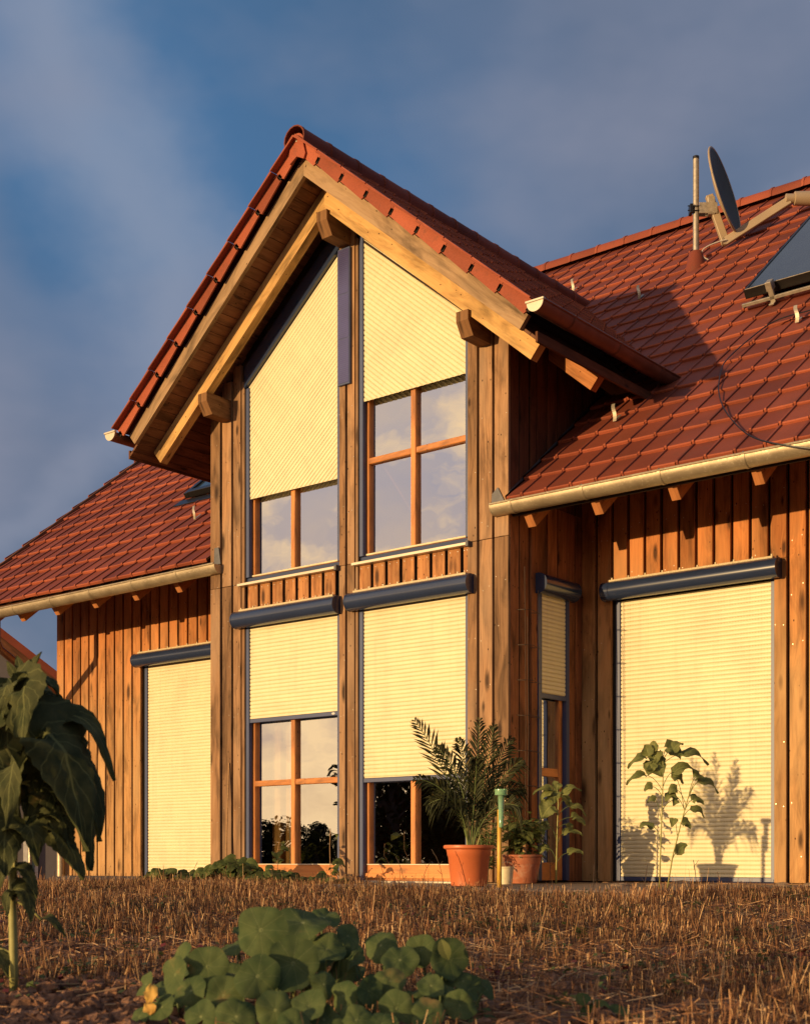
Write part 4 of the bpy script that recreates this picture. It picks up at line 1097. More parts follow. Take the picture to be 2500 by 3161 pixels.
# --- big sunflower, left foreground
random.seed(21)
D0 = 3.6; PPM = 4209 / D0
def sf(u, v, dd=0): return at(u, v, D0 + dd)
sun1 = thing('sunflower', 'large dark leaved sunflower plant close to the camera at the far left', 'sunflower', sf(44, 3085))
m = MB(); path = [sf(44, 3100), sf(42, 2950), sf(38, 2780), sf(44, 2600), sf(55, 2420), sf(62, 2250), sf(70, 2120), sf(72, 2070)]
m.tube(path, [.0125, .0115, .011, .010, .009, .008, .006, .004], 12); m.build('stem', M['stem'], sun1, smooth=True)
CT = -FW   # towards the camera
LV = [ # base(u,v,dd) ctrl tip, width (m), facing (right, up, toward)
 ((66, 2100, 0), (90, 2060, .03), (128, 2012, .0), .035, (.3, .4, .8), 0),
 ((66, 2100, 0), (60, 2050, .0), (52, 2022, .0), .035, (-.3, .2, .8), 0),
 ((64, 2110, 0), (30, 2060, .0), (20, 2040, .0), .03, (-.3, .2, .8), 0),
 ((68, 2110, .0), (130, 2045, -.02), (180, 2150, -.03), .11, (.5, .9, .2), 0),
 ((64, 2150, .0), (120, 2080, .06), (238, 2215, .1), .13, (.6, .8, .2), 0),
 ((70, 2165, .02), (170, 2090, .10), (228, 2300, .14), .12, (.8, .4, .3), 0),
 ((60, 2140, -.01), (20, 2060, -.06), (-15, 2220, -.08), .12, (-.3, .8, .4), 0),
 ((66, 2140, -.03), (85, 2050, -.12), (62, 2335, -.12), .135, (-.35, .2, .9), 0),
 ((70, 2200, .03), (20, 2140, .05), (20, 2360, .05), .17, (.5, .3, .7), 0),
 ((120, 2200, .02), (200, 2140, .02), (245, 2355, .0), .11, (.5, .5, .7), 0),
 ((62, 2300, .0), (270, 2070, .03), (356, 2410, .0), .10, (.55, .6, .55), 0),
 ((115, 2275, -.05), (205, 2200, -.08), (262, 2630, -.06), .25, (.75, .15, .55), 0),
 ((110, 2290, .02), (190, 2230, .06), (155, 2600, .05), .22, (.7, .25, .5), 0),
 ((120, 2300, .02), (280, 2240, .04), (305, 2600, .02), .18, (.9, .25, .35), 0),
 ((180, 2420, .02), (300, 2400, .05), (282, 2690, .06), .15, (.85, .1, .4), 0),
 ((110, 2440, .01), (170, 2400, .0), (185, 2560, .0), .12, (.6, .3, .6), 0),
 ((50, 2380, -.03), (40, 2280, -.10), (18, 2560, -.10), .13, (-.45, .2, .8), 0),
 ((40, 2400, .0), (-40, 2300, .0), (-70, 2500, -.04), .15, (-.2, .6, .6), 0),
 ((60, 2420, .03), (100, 2360, .05), (95, 2590, .05), .13, (.6, .3, .6), 0),
 ((56, 2520, -.02), (0, 2500, -.08), (15, 2710, -.08), .17, (.45, .3, .8), 0),
 ((50, 2560, -.02), (105, 2510, -.08), (118, 2675, -.07), .12, (.6, .4, .6), 0),
 ((90, 2530, .0), (150, 2470, -.02), (195, 2650, -.03), .10, (-.2, .5, .8), 0),
 ((150, 2530, .0), (215, 2480, -.02), (205, 2640, -.03), .11, (.8, .5, .3), 0),
 ((170, 2560, -.01), (205, 2560, -.04), (254, 2718, -.02), .11, (.8, .4, .4), 0),
 ((110, 2530, .0), (180, 2560, -.02), (235, 2690, -.03), .09, (.1, .6, .8), 0),
 ((45, 2690, -.01), (90, 2650, -.03), (112, 2775, -.04), .065, (.7, .5, .5), 0),
 ((40, 2690, 0), (15, 2660, -.03), (-10, 2760, -.03), .05, (-.5, .5, .7), 0),
 ((42, 2750, -.01), (100, 2720, -.03), (92, 2850, -.04), .075, (.7, .3, .6), 0),
 ((42, 2760, -.01), (15, 2740, -.03), (22, 2830, -.04), .045, (-.3, .5, .8), 0),
 ((128, 2840, .0), (165, 2815, -.02), (200, 2895, -.02), .04, (.3, .8, .4), 0),
 ((-30, 2930, .0), (0, 2930, -.02), (28, 3020, -.02), .06, (.2, .7, .5), 0),
 ((60, 2200, .0), (-10, 2130, .02), (-50, 2330, .02), .12, (-.2, .6, .6), 0),
]
for i, (a, b, c, w, n_, mi) in enumerate(LV):
    q = MB(); N = RT * n_[0] + UP * n_[1] + CT * n_[2]
    leaf(q, sf(*a), sf(*b), sf(*c), w, N, 0, 22, .22, .06, .55, .085, .18, i)
    st = min(path, key=lambda p: abs(p.z - sf(*a).z - .01))
    q.tube(bez(st, (st + sf(*a)) / 2 + UP * .015, sf(*a), 5), .0035, 6, 1)
    q.build('leaf', [M['sunleaf'], M['stem']], sun1, smooth=True)

# --- small sunflower plants
def small_sunflower(u0, v0, d, stems, label, leaves, mt='sunleaf2', sw=.006):
    base = at(u0, v0, d); t = thing('sunflower', label, 'sunflower', base)
    P = lambda u, v, dd=0: at(u, v, d + dd)
    paths = []
    for sp in stems:
        mm = MB(); pth = [P(*q) for q in sp]; n = len(pth); mm.tube(pth, [sw * (1 - .55 * i / (n - 1)) for i in range(n)], 8); mm.build('stem', M['stem'], t, smooth=True); paths.append(pth)
    for i, (a, b, c, w, n_) in enumerate(leaves):
        q = MB(); N = RT * n_[0] + UP * n_[1] + CT * n_[2]
        leaf(q, P(*b), P((b[0] + c[0]) / 2 + rnd(-5, 5), (b[1] + c[1]) / 2 - abs(c[0] - b[0]) * .35 - 6), P(*c), w * 1.8, N, 0, 8, .25, .06, .6, .10, .1, i)
        q.tube(bez(P(*a), P((a[0] + b[0]) / 2, min(a[1], b[1]) - 4), P(*b), 5), .0024, 5, 1)
        q.build('leaf', [M[mt], M['greenstem']], t, smooth=True)
    return t
small_sunflower(2036, 2765, 9.4, [[(2034, 2770), (2038, 2650), (2044, 2480), (2047, 2380), (2045, 2320)], [(2056, 2768), (2075, 2650), (2100, 2550), (2125, 2460), (2140, 2420)]],
  'tall leggy two stemmed sunflower in front of the closed shutter of the right wing',
  [((2045, 2340), (2030, 2320), (2015, 2370), .06, (-.3, .6, .7)), ((2046, 2345), (2060, 2310), (2100, 2345), .075, (.2, .5, .8)), ((2046, 2350), (2075, 2318), (2110, 2298), .05, (.2, .8, .5)),
   ((2046, 2350), (2015, 2315), (2025, 2290), .05, (-.2, .8, .5)), ((2046, 2360), (2110, 2330), (2188, 2362), .075, (.3, .8, .4)), ((2046, 2365), (1990, 2340), (1938, 2374), .06, (-.3, .8, .4)),
   ((2046, 2370), (2000, 2330), (1988, 2300), .05, (-.4, .6, .5)), ((2046, 2400), (2020, 2360), (2040, 2400), .09, (0, .2, .95)), ((2045, 2400), (2010, 2360), (2000, 2395), .06, (-.3, .3, .8)),
   ((2044, 2440), (1990, 2395), (1934, 2425), .055, (-.3, .8, .4)), ((2046, 2430), (2080, 2385), (2155, 2385), .06, (.3, .7, .5)), ((2044, 2460), (2010, 2430), (1990, 2445), .04, (-.3, .5, .7)),
   ((2112, 2500), (2080, 2400), (2110, 2420), .06, (.3, .6, .6)), ((2125, 2460), (2150, 2400), (2175, 2420), .075, (.3, .7, .5)), ((2125, 2465), (2160, 2415), (2218, 2450), .065, (.4, .7, .4)),
   ((2118, 2490), (2085, 2440), (2065, 2455), .055, (-.4, .6, .6)), ((2112, 2500), (2080, 2460), (2052, 2475), .05, (-.4, .6, .6)), ((2108, 2520), (2140, 2470), (2172, 2485), .05, (.4, .6, .6)),
   ((2100, 2545), (2135, 2500), (2174, 2525), .045, (.4, .6, .6)), ((2042, 2540), (2020, 2470), (1998, 2480), .035, (-.4, .6, .6)), ((2090, 2580), (2080, 2530), (2072, 2555), .035, (-.2, .3, .8)),
   ((2092, 2580), (2110, 2540), (2130, 2560), .045, (.4, .4, .8)), ((2040, 2600), (2015, 2555), (1972, 2558), .038, (-.4, .7, .6)), ((2075, 2655), (2090, 2635), (2122, 2612), .045, (.4, .3, .8)), ((2044, 2500), (2090, 2470), (2078, 2490), .035, (.2, .3, .8))])
small_sunflower(1717, 2738, 11.37, [[(1716, 2740), (1718, 2650), (1720, 2560), (1723, 2480), (1720, 2440)]],
  'pale stemmed sunflower with curled leaves by the inner corner of the bay',
  [((1720, 2450), (1722, 2420), (1718, 2448), .05, (0, .2, .95)), ((1720, 2450), (1700, 2440), (1645, 2455), .06, (-.3, .8, .4)), ((1720, 2450), (1740, 2450), (1795, 2442), .06, (.3, .8, .4)),
   ((1720, 2460), (1700, 2445), (1670, 2475), .06, (-.3, .7, .6)), ((1720, 2460), (1705, 2450), (1710, 2485), .07, (0, .4, .9)), ((1720, 2470), (1735, 2455), (1760, 2485), .07, (.4, .6, .6)),
   ((1721, 2520), (1700, 2490), (1670, 2530), .10, (-.2, .3, .9)), ((1721, 2500), (1745, 2470), (1765, 2500), .06, (.4, .5, .6)), ((1722, 2520), (1765, 2490), (1810, 2520), .05, (.4, .7, .5)),
   ((1722, 2540), (1770, 2525), (1805, 2550), .07, (.4, .7, .5)), ((1722, 2560), (1755, 2545), (1760, 2575), .045, (.4, .5, .6)), ((1720, 2610), (1740, 2575), (1798, 2582), .05, (.2, .8, .5)),
   ((1718, 2660), (1690, 2620), (1662, 2640), .05, (-.4, .5, .8)), ((1718, 2665), (1755, 2635), (1800, 2640), .05, (.2, .8, .5)), ((1720, 2600), (1690, 2550), (1668, 2575), .06, (-.3, .4, .8))], sw=.0085)

# --- potted palm
random.seed(5)
pc = at(1447, 2734, 10.15)
pc.z = -.075
palm = thing('potted_palm', 'feathery palm in a large orange plastic pot in front of the bay', 'potted plant', pc)
m = MB(); m.lathe([(0, 0), (.125, 0), (.132, .004), (.155, .22), (.160, .225), (.167, .272), (.175, .275), (.187, .282), (.190, .292), (.188, .302), (.180, .306), (.166, .300), (.160, .27), (0, .262)], pc, 48); m.build('pot', M['plastic_pot'], palm, autos=40)
m = MB(); m.lathe([(0, .268), (.162, .266)], pc, 24); m.build('soil_fill', M['soilpot'], palm)
DP = 10.15
def pp(dx, dz, dy=0): return pc + RT * (dx / 414.7) + UP * (.30 + dz / 414.7) + FW * dy
def frond(bx, cx_, cz, tx, tz, ty, nl_=26, ll=.21, hang=.3, mt='palmleaf', wid=.017, bare=.22):
    q = MB(); P = bez(pp(bx, -12, rnd(-.02, .02)), pp(cx_, cz, ty * .4), pp(tx, tz, ty), 24)
    q.tube(P, [.005 * (1 - .8 * i / 24) + .001 for i in range(25)], 6, 1)
    for i in range(nl_):
        t = bare + (1 - bare) * (i / (nl_ - 1)); k = min(int(t * 24), 23); b0 = P[k].lerp(P[k + 1], t * 24 - k) if k < 24 else P[24]
        tg = (P[min(k + 1, 24)] - P[max(k - 1, 0)]).normalized()
        sd = tg.cross(CT if abs(tg.dot(CT)) < .9 else UP).normalized()
        L = ll * (math.sin(math.pi * min(.97, (t - bare) / (1 - bare) * .86 + .12)) ** .6) * rnd(.85, 1.1)
        for sg in (-1, 1):
            dr = (tg * rnd(.75, .95) + sd * sg * rnd(.50, .75) + CT * rnd(-.35, .35)).normalized()
            e = b0 + dr * L - UP * L * hang * rnd(.3, 1.2); c = b0 + dr * L * .55
            n_ = (dr.cross(tg)).normalized()
            nr = (n_ + CT * .5).normalized()
            # narrow folded blade
            side = dr.cross(nr).normalized() * wid * .5; b = len(q.v)
            q.v.extend([b0 - side * .3, b0 + side * .3, c - side, c + nr * .004, c + side, e])
            q.face((b, b + 1, b + 3), 0); q.face((b, b + 3, b + 2), 0); q.face((b + 1, b + 4, b + 3), 0); q.face((b + 2, b + 3, b + 5), 0); q.face((b + 3, b + 4, b + 5), 0)
    q.build('frond', [M[mt], M['greenstem']], palm)
frond(2, -55, 235, -165, 385, .0, 24, .17, .05)
frond(0, -30, 190, -165, 205, -.12, 26, .15, .5)
frond(4, -10, 200, -125, 130, .1, 26, .17, .9)
frond(2, 0, 210, -95, 300, -.05, 28, .18, .35)
frond(6, 10, 200, -30, 330, .05, 28, .17, .3)
frond(6, 25, 210, 35, 390, .08, 28, .17, .2)
frond(8, 45, 200, 75, 365, -.08, 28, .17, .25)
frond(8, 55, 210, 130, 330, .0, 26, .18, .5)
frond(10, 60, 200, 158, 260, -.1, 26, .20, .8)
frond(8, 50, 190, 170, 180, .08, 26, .20, 1.0)
frond(6, 60, 160, 150, 120, -.15, 24, .19, 1.2)
frond(0, -20, 150, -80, 145, -.2, 24, .17, 1.2)
frond(6, 20, 200, 20, 260, -.2, 26, .19, .8)
m = MB()
for (bx, tx, tz, r) in ((-2, -14, 120, .011), (8, 12, 130, .017), (16, 30, 110, .009), (22, 44, 70, .008)):
    m.tube(bez(pp(bx, -15), pp((bx + tx) / 2 + 2, tz * .5), pp(tx, tz), 6), [r * (1 - .08 * i) for i in range(7)], 8)
m.build('trunk', M['stem'], palm, smooth=True)

# --- terracotta pot with leafy plant
tp = at(1612, 2728, 11.4); tp.z = -.074
pot = thing('potted_pepper', 'leafy bush in a chalky terracotta pot beside the yellow gauge pole', 'potted plant', tp)
m = MB(); m.lathe([(0, 0), (.115, 0), (.118, .004), (.146, .16), (.150, .162), (.157, .215), (.163, .218), (.168, .226), (.168, .235), (.160, .240), (.148, .236), (.142, .205), (0, .2)], tp, 40); m.build('pot', M['terracotta'], pot, autos=40)
m = MB(); m.lathe([(0, .208), (.143, .206)], tp, 20); m.build('soil_fill', M['soilpot'], pot)
def bush(center, w, dpt, h, n, ls, parent, mt, seed, name='foliage', droop=.5, sticks=7, lw=.55, z0=0):
    random.seed(seed); sb = MB(); q = MB(); tips = []
    for i in range(sticks):
        a = rnd(0, 6.28); e = center + Vector((math.cos(a) * w * .4, math.sin(a) * dpt * .4, h * rnd(.55, .95)))
        P = bez(center + Vector((rnd(-.02, .02), rnd(-.02, .02), z0)), center + Vector((math.cos(a) * w * .1, math.sin(a) * dpt * .1, h * .45)), e, 8); sb.tube(P, [.005 - .0004 * k for k in range(9)], 5); tips.append(P)
    for i in range(n):
        P = random.choice(tips); b = random.choice(P[2:]); a = rnd(0, 6.28); el = rnd(-.3, .7)
        dr = Vector((math.cos(a) * math.cos(el), math.sin(a) * math.cos(el), math.sin(el))); p0 = b + dr * rnd(.02, .10) * (w / .3)
        L = ls * rnd(.6, 1.15); p1 = p0 + dr * L * .5 + UP * L * .1; p2 = p0 + dr * L * .85 - UP * L * droop * rnd(.3, 1.3)
        leaf(q, p0, p1, p2, L * lw, UP + dr * .4 + CT * .3, 0, 6, .2, 0, .8, .06, .1, i)
        sb.tube([b, p0], .0016, 4)
    sb.build('stems', M['greenstem'], parent); return q.build(name, M[mt], parent, smooth=True)
bush(tp + Vector((0, 0, .2)), .38, .30, .42, 170, .12, pot, 'shrubleaf', 3)
m = MB(); m.tube([tp + RT * .01 - FW * .1 + UP * .19, tp + RT * .012 - FW * .1 + UP * .335], [.019, .017], 12); m.build('wooden_peg', M['drystem'], pot)
shp = at(1500, 2720, 11.2); shp.z = -.08
sh = thing('shrub', 'dry small leaved shrub growing between the palm pot and the corner of the bay', 'shrub', shp)
bush(shp, .26, .26, .74, 420, .042, sh, 'weedleaf', 9, sticks=16)
cbk = at(1561, 2727, 11.0); cbk.z = -.075
bkt = thing('bucket', 'small cream plastic bucket behind the yellow pole', 'bucket', cbk)
m = MB(); m.lathe([(0, 0), (.052, 0), (.064, .13), (.068, .132), (.068, .142), (.060, .142), (.055, .02)], cbk, 24); m.build('pail', M['cream_plastic'], bkt, autos=40)
m = MB(); m.tube([cbk + RT * math.cos(a) * .066 + UP * (.13 + math.sin(a) * .05) - FW * .04 for a in [k * math.pi / 10 for k in range(11)]], .002, 5); m.build('handle', M['galv'], bkt)

for (pos, lab, n_, seed) in (((-2.58, .34, -.06), 'small potted plant standing inside the left terrace door', 60, 61), ((-1.60, .42, -.06), 'bushy house plant standing inside the right terrace door', 110, 62)):
    o = Vector(pos); hp = thing('houseplant', lab, 'houseplant', o)
    m = MB(); m.lathe([(0, 0), (.07, 0), (.10, .13), (.105, .14), (.09, .14), (0, .12)], o, 20); m.build('pot', M['cream_plastic'], hp, autos=40)
    bush(o + Vector((0, 0, .12)), .30, .2, .22 if seed == 61 else .34, n_, .09, hp, 'shrubleaf', seed)
# --- rain gauge
gp = at(1541, 2760, 9.8)
rgz = thing('rain_gauge', 'green tube rain gauge on a yellow pole standing in the stubble', 'rain gauge', gp)
G = lambda u, v: at(u, v, 9.8)
m = MB(); m.tube([G(1541, 2775), G(1542, 2500)], .0165, 14); m.build('pole', M['yellowpole'], rgz, smooth=True)
gt0 = G(1546, 2556); m = MB(); hh = (G(1546, 2455) - gt0).z
m.lathe([(0, 0), (.016, .0), (.0175, .008), (.023, hh), (.020, hh), (.0145, .01)], gt0 - FW * .022, 20); m.build('tube', M['greenplastic'], rgz, smooth=True)
m = MB(); m.lathe([(.020, 0), (.044, .002), (.046, .006), (.046, .044), (.041, .046), (.040, .01)], gt0 + UP * (hh - .005) - FW * .022, 24); m.build('collar', M['greenplastic'], rgz, autos=40)

# --- wire trellis on the return wall and loose cane
trl = thing('wire_trellis', 'thin rusty wire trellis fixed to the shaded return wall', 'trellis', (.10, .2, 0))
m = MB()
for yy, z0, z1 in ((.10, .0, 2.62), (.14, .3, 2.2), (.31, -.05, 2.45)): m.tube([(.10, yy, z0), (.105, yy + .01, (z0 + z1) / 2), (.09, yy + .012, z1)], .0028, 5)
for z in (.75, 1.05, 1.35, 1.65, 1.95, 2.25):
    m.tube([(.10, .06, z), (.11, .2, z + .01), (.10, .34, z - .005)], .0024, 5)
    for yy in (.10, .31): m.tube([(.10, yy, z), (.015, yy, z + .01)], .003, 5)
m.build('wires', M['bark'], trl)
cn = MB(); cn.tube([(-3.36, -.10, -.05), (-3.40, -.012, 1.10)], .007, 6)
o = cn.build('garden_cane', M['drystem']); o['label'] = 'thin garden cane leaning on the left corner boards of the bay'; o['category'] = 'cane'

# --- climbing vine and low weeds along the foot of the bay
def vine(path, label, nleaf, ls, seed, cat='vine', red=False):
    random.seed(seed); P = [at(*q) for q in path]; t = thing('vine', label, cat, P[0])
    s_ = MB(); s_.tube(P, .0035, 5); q = MB()
    for i in range(nleaf):
        k = random.randrange(len(P) - 1); b = P[k].lerp(P[k + 1], random.random()); a = rnd(0, 6.28)
        dr = (RT * math.cos(a) + FW * math.sin(a) * .8 + UP * rnd(-.2, .5)).normalized(); p0 = b + dr * rnd(.02, .06); L = ls * rnd(.5, 1.2)
        leaf(q, p0, p0 + dr * L * .5 + UP * .01, p0 + dr * L * .8 - UP * L * .5, L * .85, UP * .6 + CT * .6 + dr * .3, 0, 6, .2, 0, .6, .08, .1, i); s_.tube([b, p0], .0015, 4)
    s_.build('stem', M['drystem'], t); q.build('leaves', M['weedleaf'], t, smooth=True)
vine([(860, 2760, 12.3), (858, 2700, 12.3), (855, 2640, 12.4), (862, 2600, 12.4)], 'slim climber in front of the left terrace door', 12, .13, 31)
vine([(1022, 2760, 12.2), (1020, 2700, 12.2), (1018, 2620, 12.3), (1020, 2560, 12.3)], 'slim climber with a bare stem against the middle post', 9, .14, 32)
vine([(450, 2725, 12.9), (520, 2700, 12.9), (600, 2712, 12.8), (680, 2695, 12.7), (735, 2665, 12.7), (800, 2715, 12.5)], 'low trailing vine along the foot of the left corner', 130, .15, 33)
vine([(770, 2730, 12.1), (840, 2710, 12.1), (900, 2715, 12.0), (960, 2738, 12.0), (1050, 2728, 11.8)], 'low weedy vine below the left terrace door', 100, .13, 34)
vine([(610, 2740, 13.0), (560, 2700, 13.1), (500, 2690, 13.2), (470, 2715, 13.2), (410, 2735, 13.4)], 'arching vine shoots in front of the left wing shutter', 30, .09, 35)
ds = MB()
for (u, v, d, h, lean) in ((590, 2730, 12.8, .20, .3), (1130, 2740, 10.9, .14, .2), (1250, 2760, 10.3, .28, -.25), (1300, 2755, 10.2, .22, .3), (1370, 2750, 9.9, .30, -.3), (1700, 2750, 10.5, .30, -.05), (1830, 2760, 10.0, .22, .05), (1990, 2760, 9.0, .2, .1), (2150, 2760, 8.9, .22, -.1)):
    b = at(u, v, d); P = bez(b - UP * .05, b + UP * h * .6, b + UP * h + RT * lean * h, 5); ds.tube(P, .0025, 4)
    for k in (2, 3, 4): ds.tube([P[k], P[k] + RT * rnd(-.05, .05) + UP * rnd(.02, .05)], .0015, 4)
o = ds.build('dry_weeds', M['bark']); o['kind'] = 'stuff'; o['label'] = 'dry dark weed stalks standing above the stubble'; o['category'] = 'weeds'

# --- nasturtium, foreground
random.seed(77)
nas = thing('nasturtium', 'round leaved nasturtium plant spreading low in the foreground', 'nasturtium', at(850, 3200, 3.1))
def profile_top(u):    # height of the mound (as seen) along its width
    pts = [(380, 3150), (440, 3060), (520, 2960), (600, 2900), (700, 2830), (780, 2795), (900, 2800), (1000, 2805), (1080, 2850), (1200, 2900), (1320, 2930), (1420, 2950), (1480, 3060), (1600, 3120), (1700, 3170)]
    for i in range(len(pts) - 1):
        if pts[i][0] <= u <= pts[i + 1][0]:
            t = (u - pts[i][0]) / (pts[i + 1][0] - pts[i][0]); return pts[i][1] * (1 - t) + pts[i + 1][1] * t
    return 3150
def nleaf(u, v, d, r, face, petal='nastleaf'):
    q = MB(); c = at(u, v, d); n_ = (RT * face[0] + UP * face[1] + CT * face[2]).normalized(); a1 = n_.cross(UP if abs(n_.z) < .9 else RT).normalized(); a2 = n_.cross(a1)
    ph = rnd(0, 6.28); rows = []; K = 30; cup = rnd(-.18, .16); wv = rnd(.07, .18); nl_ = random.choice((5, 6, 7))
    q1, q2 = rnd(.03, .10), rnd(.02, .07)
    lob = lambda a: 1 + .10 * abs(math.cos(a * nl_ / 2 + ph)) + q1 * math.sin(2 * a + ph) + q2 * math.sin(3 * a + ph * 2)
    rings = (0, .15, .3, .45, .6, .75, .88, 1.0)
    for rr in rings:
        rows.append([c + (a1 * math.cos(a) + a2 * math.sin(a)) * (r * rr * lob(a)) + n_ * (r * (cup * rr * rr + wv * rr * rr * math.sin(a * 2.5 + ph) + wv * .8 * rr * rr * math.sin(a * 2 + ph * 2) - .05 * (1 - rr) * (rr < .1) - (.05 * rr ** 8) + .10 * noise.noise((math.cos(a) * rr * 2 + ph * 5, math.sin(a) * rr * 2, ph)) + .02 * math.cos(a * 9) * rr)) for a in [k * 2 * math.pi / K for k in range(K)]])
    q.quadstrip(rows, 0, lambda i, j: (.5 + .5 * rings[i] * math.cos(j * 2 * math.pi / K), .5 + .5 * rings[i] * math.sin(j * 2 * math.pi / K)), True)
    g0 = c - n_ * .06 - UP * rnd(.10, .18); q.tube(bez(c - n_ * .001, c - n_ * .05, g0, 5), .0022, 6, 1)
    q.build('leaf', [M[petal], M['greenstem']], nas, smooth=True)
BIG = [(805, 2872, 2.95, .062, (-.15, .35, .9)), (935, 2850, 3.15, .066, (.1, .8, .5)), (1000, 2835, 3.3, .045, (.2, .9, .3)), (640, 2985, 2.95, .050, (-.1, .25, .95)), (555, 2965, 3.0, .045, (-.7, .4, .5)), (540, 3010, 2.95, .042, (-.6, .2, .7)),
 (795, 3015, 2.85, .052, (.1, .35, .9)), (905, 2975, 2.9, .062, (.15, .3, .9)), (1010, 2930, 3.1, .045, (.1, .6, .6)), (1075, 2890, 3.2, .035, (.5, .5, .6)), (1175, 2920, 3.05, .042, (-.2, .5, .8)), (1235, 2965, 3.0, .045, (.1, .6, .7)), (1300, 2935, 3.05, .040, (-.2, .3, .9)),
 (1385, 2960, 3.0, .050, (.35, .25, .9)), (1205, 3030, 2.9, .036, (.1, .4, .9)), (1330, 3045, 2.9, .032, (0, .6, .7)), (1225, 3115, 2.8, .042, (0, .25, .95)), (1140, 3060, 2.85, .033, (.5, .2, .8)), (1060, 3075, 2.85, .036, (-.5, .3, .8)), (1320, 3130, 2.8, .040, (.1, .5, .8)),
 (690, 3075, 2.85, .045, (.05, .3, .95)), (590, 3060, 2.9, .038, (-.3, .4, .8)), (500, 3110, 2.85, .033, (-.5, .5, .6)), (730, 3140, 2.75, .045, (.1, .4, .9)), (620, 3140, 2.8, .040, (-.3, .5, .8)), (850, 3120, 2.75, .045, (.2, .3, .9)), (955, 3105, 2.75, .040, (-.2, .6, .7)), (1000, 3040, 2.9, .032, (.4, .3, .9)),
 (430, 3140, 2.9, .030, (-.4, .6, .6)), (450, 3040, 3.05, .030, (-.7, .4, .5)), (880, 2905, 3.0, .045, (.3, .9, .2)), (730, 2920, 3.1, .040, (-.3, .9, .3)), (1420, 3105, 2.85, .036, (.1, .35, .9)), (1505, 3055, 3.05, .026, (.7, .4, .5)), (1385, 3060, 2.95, .022, (.4, .6, .5)),
 (1100, 3150, 2.75, .040, (0, .5, .8)), (1180, 3160, 2.75, .035, (0, .7, .6)), (910, 3165, 2.7, .038, (.2, .6, .7)), (1000, 3150, 2.75, .036, (0, .5, .8)), (1430, 3030, 3.0, .024, (.2, .5, .8))]
for b in BIG: nleaf(b[0], b[1], b[2], b[3] * .88, b[4])
for i in range(120):
    u = rnd(430, 1480) if i < 95 else rnd(1440, 1680); vt = profile_top(u); v = vt + 45 + (3190 - vt) * random.random() ** .9; d = 3.3 - (v - 2800) / 360 * .30 + rnd(.02, .22)
    a = rnd(-.5, .5); nleaf(u, v, d, rnd(.020, .038), (a, rnd(.2, 1), rnd(.1, .9)))
# cream and yellowing leaves, a bud
for (u1, v1, u2, v2) in ((468, 3040, 452, 3100), (450, 3100, 462, 3135)):
    q = MB(); A, B = at(u1, v1, 2.86), at(u2, v2, 2.85); leaf(q, A, (A + B) / 2 - FW * .012 + RT * .01, B, .03, CT + UP * .4, 0, 6, .35, .1, .8, .15, .2, u1); q.build('leaf', M['yellowleaf'], nas, smooth=True)
q = MB(); leaf(q, at(1385, 2965, 2.98), at(1365, 2920, 2.97), at(1362, 2900, 2.97), .028, CT, 0, 6, .2, 0, .8); q.build('leaf', M['sunleaf2'], nas, smooth=True)
seed2 = thing('nasturtium', 'small nasturtium seedling at the bottom edge right of the big plant', 'nasturtium', at(1860, 3160, 3.1))
nas_keep = nas; nas = seed2
for (u, v, r) in ((1830, 3140, .030), (1900, 3130, .026), (1930, 3150, .022), (1800, 3085, .016), (1870, 3160, .028), (1970, 3155, .02), (2040, 3150, .018), (1790, 3160, .02), (2090, 3160, .018), (1850, 3110, .02)): nleaf(u, v, 3.1, r, (rnd(-.3, .3), .5, .8))
nas = nas_keep
random.seed(90)
seed3 = thing('seedling', 'young broad leaved seedling in the bare stubble', 'seedling', at(1735, 3120, 3.4))
q = MB()
for (a, b) in (((1735, 3110), (1790, 3078)), ((1735, 3110), (1680, 3078)), ((1735, 3115), (1750, 3060)), ((1735, 3115), (1775, 3120)), ((1735, 3112), (1700, 3110))):
    A = at(*a, 3.4); B = at(*b, 3.4); leaf(q, A, (A + B) / 2 + UP * .015, B, .024, UP + CT, 0, 6, .2)
q.tube([at(1735, 3170, 3.4), at(1735, 3110, 3.4)], .002, 5); q.build('leaves', M['sunleaf2'], seed3, smooth=True)

# ================================================================ ground
def gz(x, y):
    d = (Vector((x, y, 0)) - CAM).dot(FW)
    t = max(0, min(1, (d - 3.0) / 6.2)); z = -.255 + .145 * t
    return z
gd = bmesh.new(); NX = 150; NY = 150
def gcoord(i, n, a, b): return a + (b - a) * i / n
vs = {}
for i in range(NX + 1):
    for j in range(NY + 1):
        # local frame: lateral s, depth d along the view; a real height field round the camera
        d = 0.6 + 15.0 * (j / NY) ** 1.25; s_ = (i / NX - .5) * (4 + d * 1.5)
        p = CAM + FW * d + RT * s_
        z = gz(p.x, p.y) + .018 * noise.noise((p.x * 2.1, p.y * 2.1, 0)) + .022 * noise.noise((p.x * 9, p.y * 9, 3)) * (1 if d < 7 else .4) + .012 * noise.noise((p.x * 31, p.y * 31, 5)) * (1 if d < 6 else .3)
        if p.y > -.3 and -4 < p.x: z -= .03
        if p.y > .9: z -= .1
        vs[i, j] = gd.verts.new((p.x, p.y, z))
for i in range(NX):
    for j in range(NY): gd.faces.new((vs[i, j], vs[i + 1, j], vs[i + 1, j + 1], vs[i, j + 1]))
gm = bpy.data.meshes.new('ground'); gd.to_mesh(gm); gd.free(); gm.materials.append(M['soil'])
for p in gm.polygons: p.use_smooth = True
go = bpy.data.objects.new('ground', gm); C.objects.link(go); go['kind'] = 'structure'
m = MB(); S = 2500; m.v = [(-S, -S, -.34), (S, -S, -.34), (S, S, -.34), (-S, S, -.34)]; m.face((0, 1, 2, 3)); o = m.build('field', M['soil']); o['kind'] = 'structure'
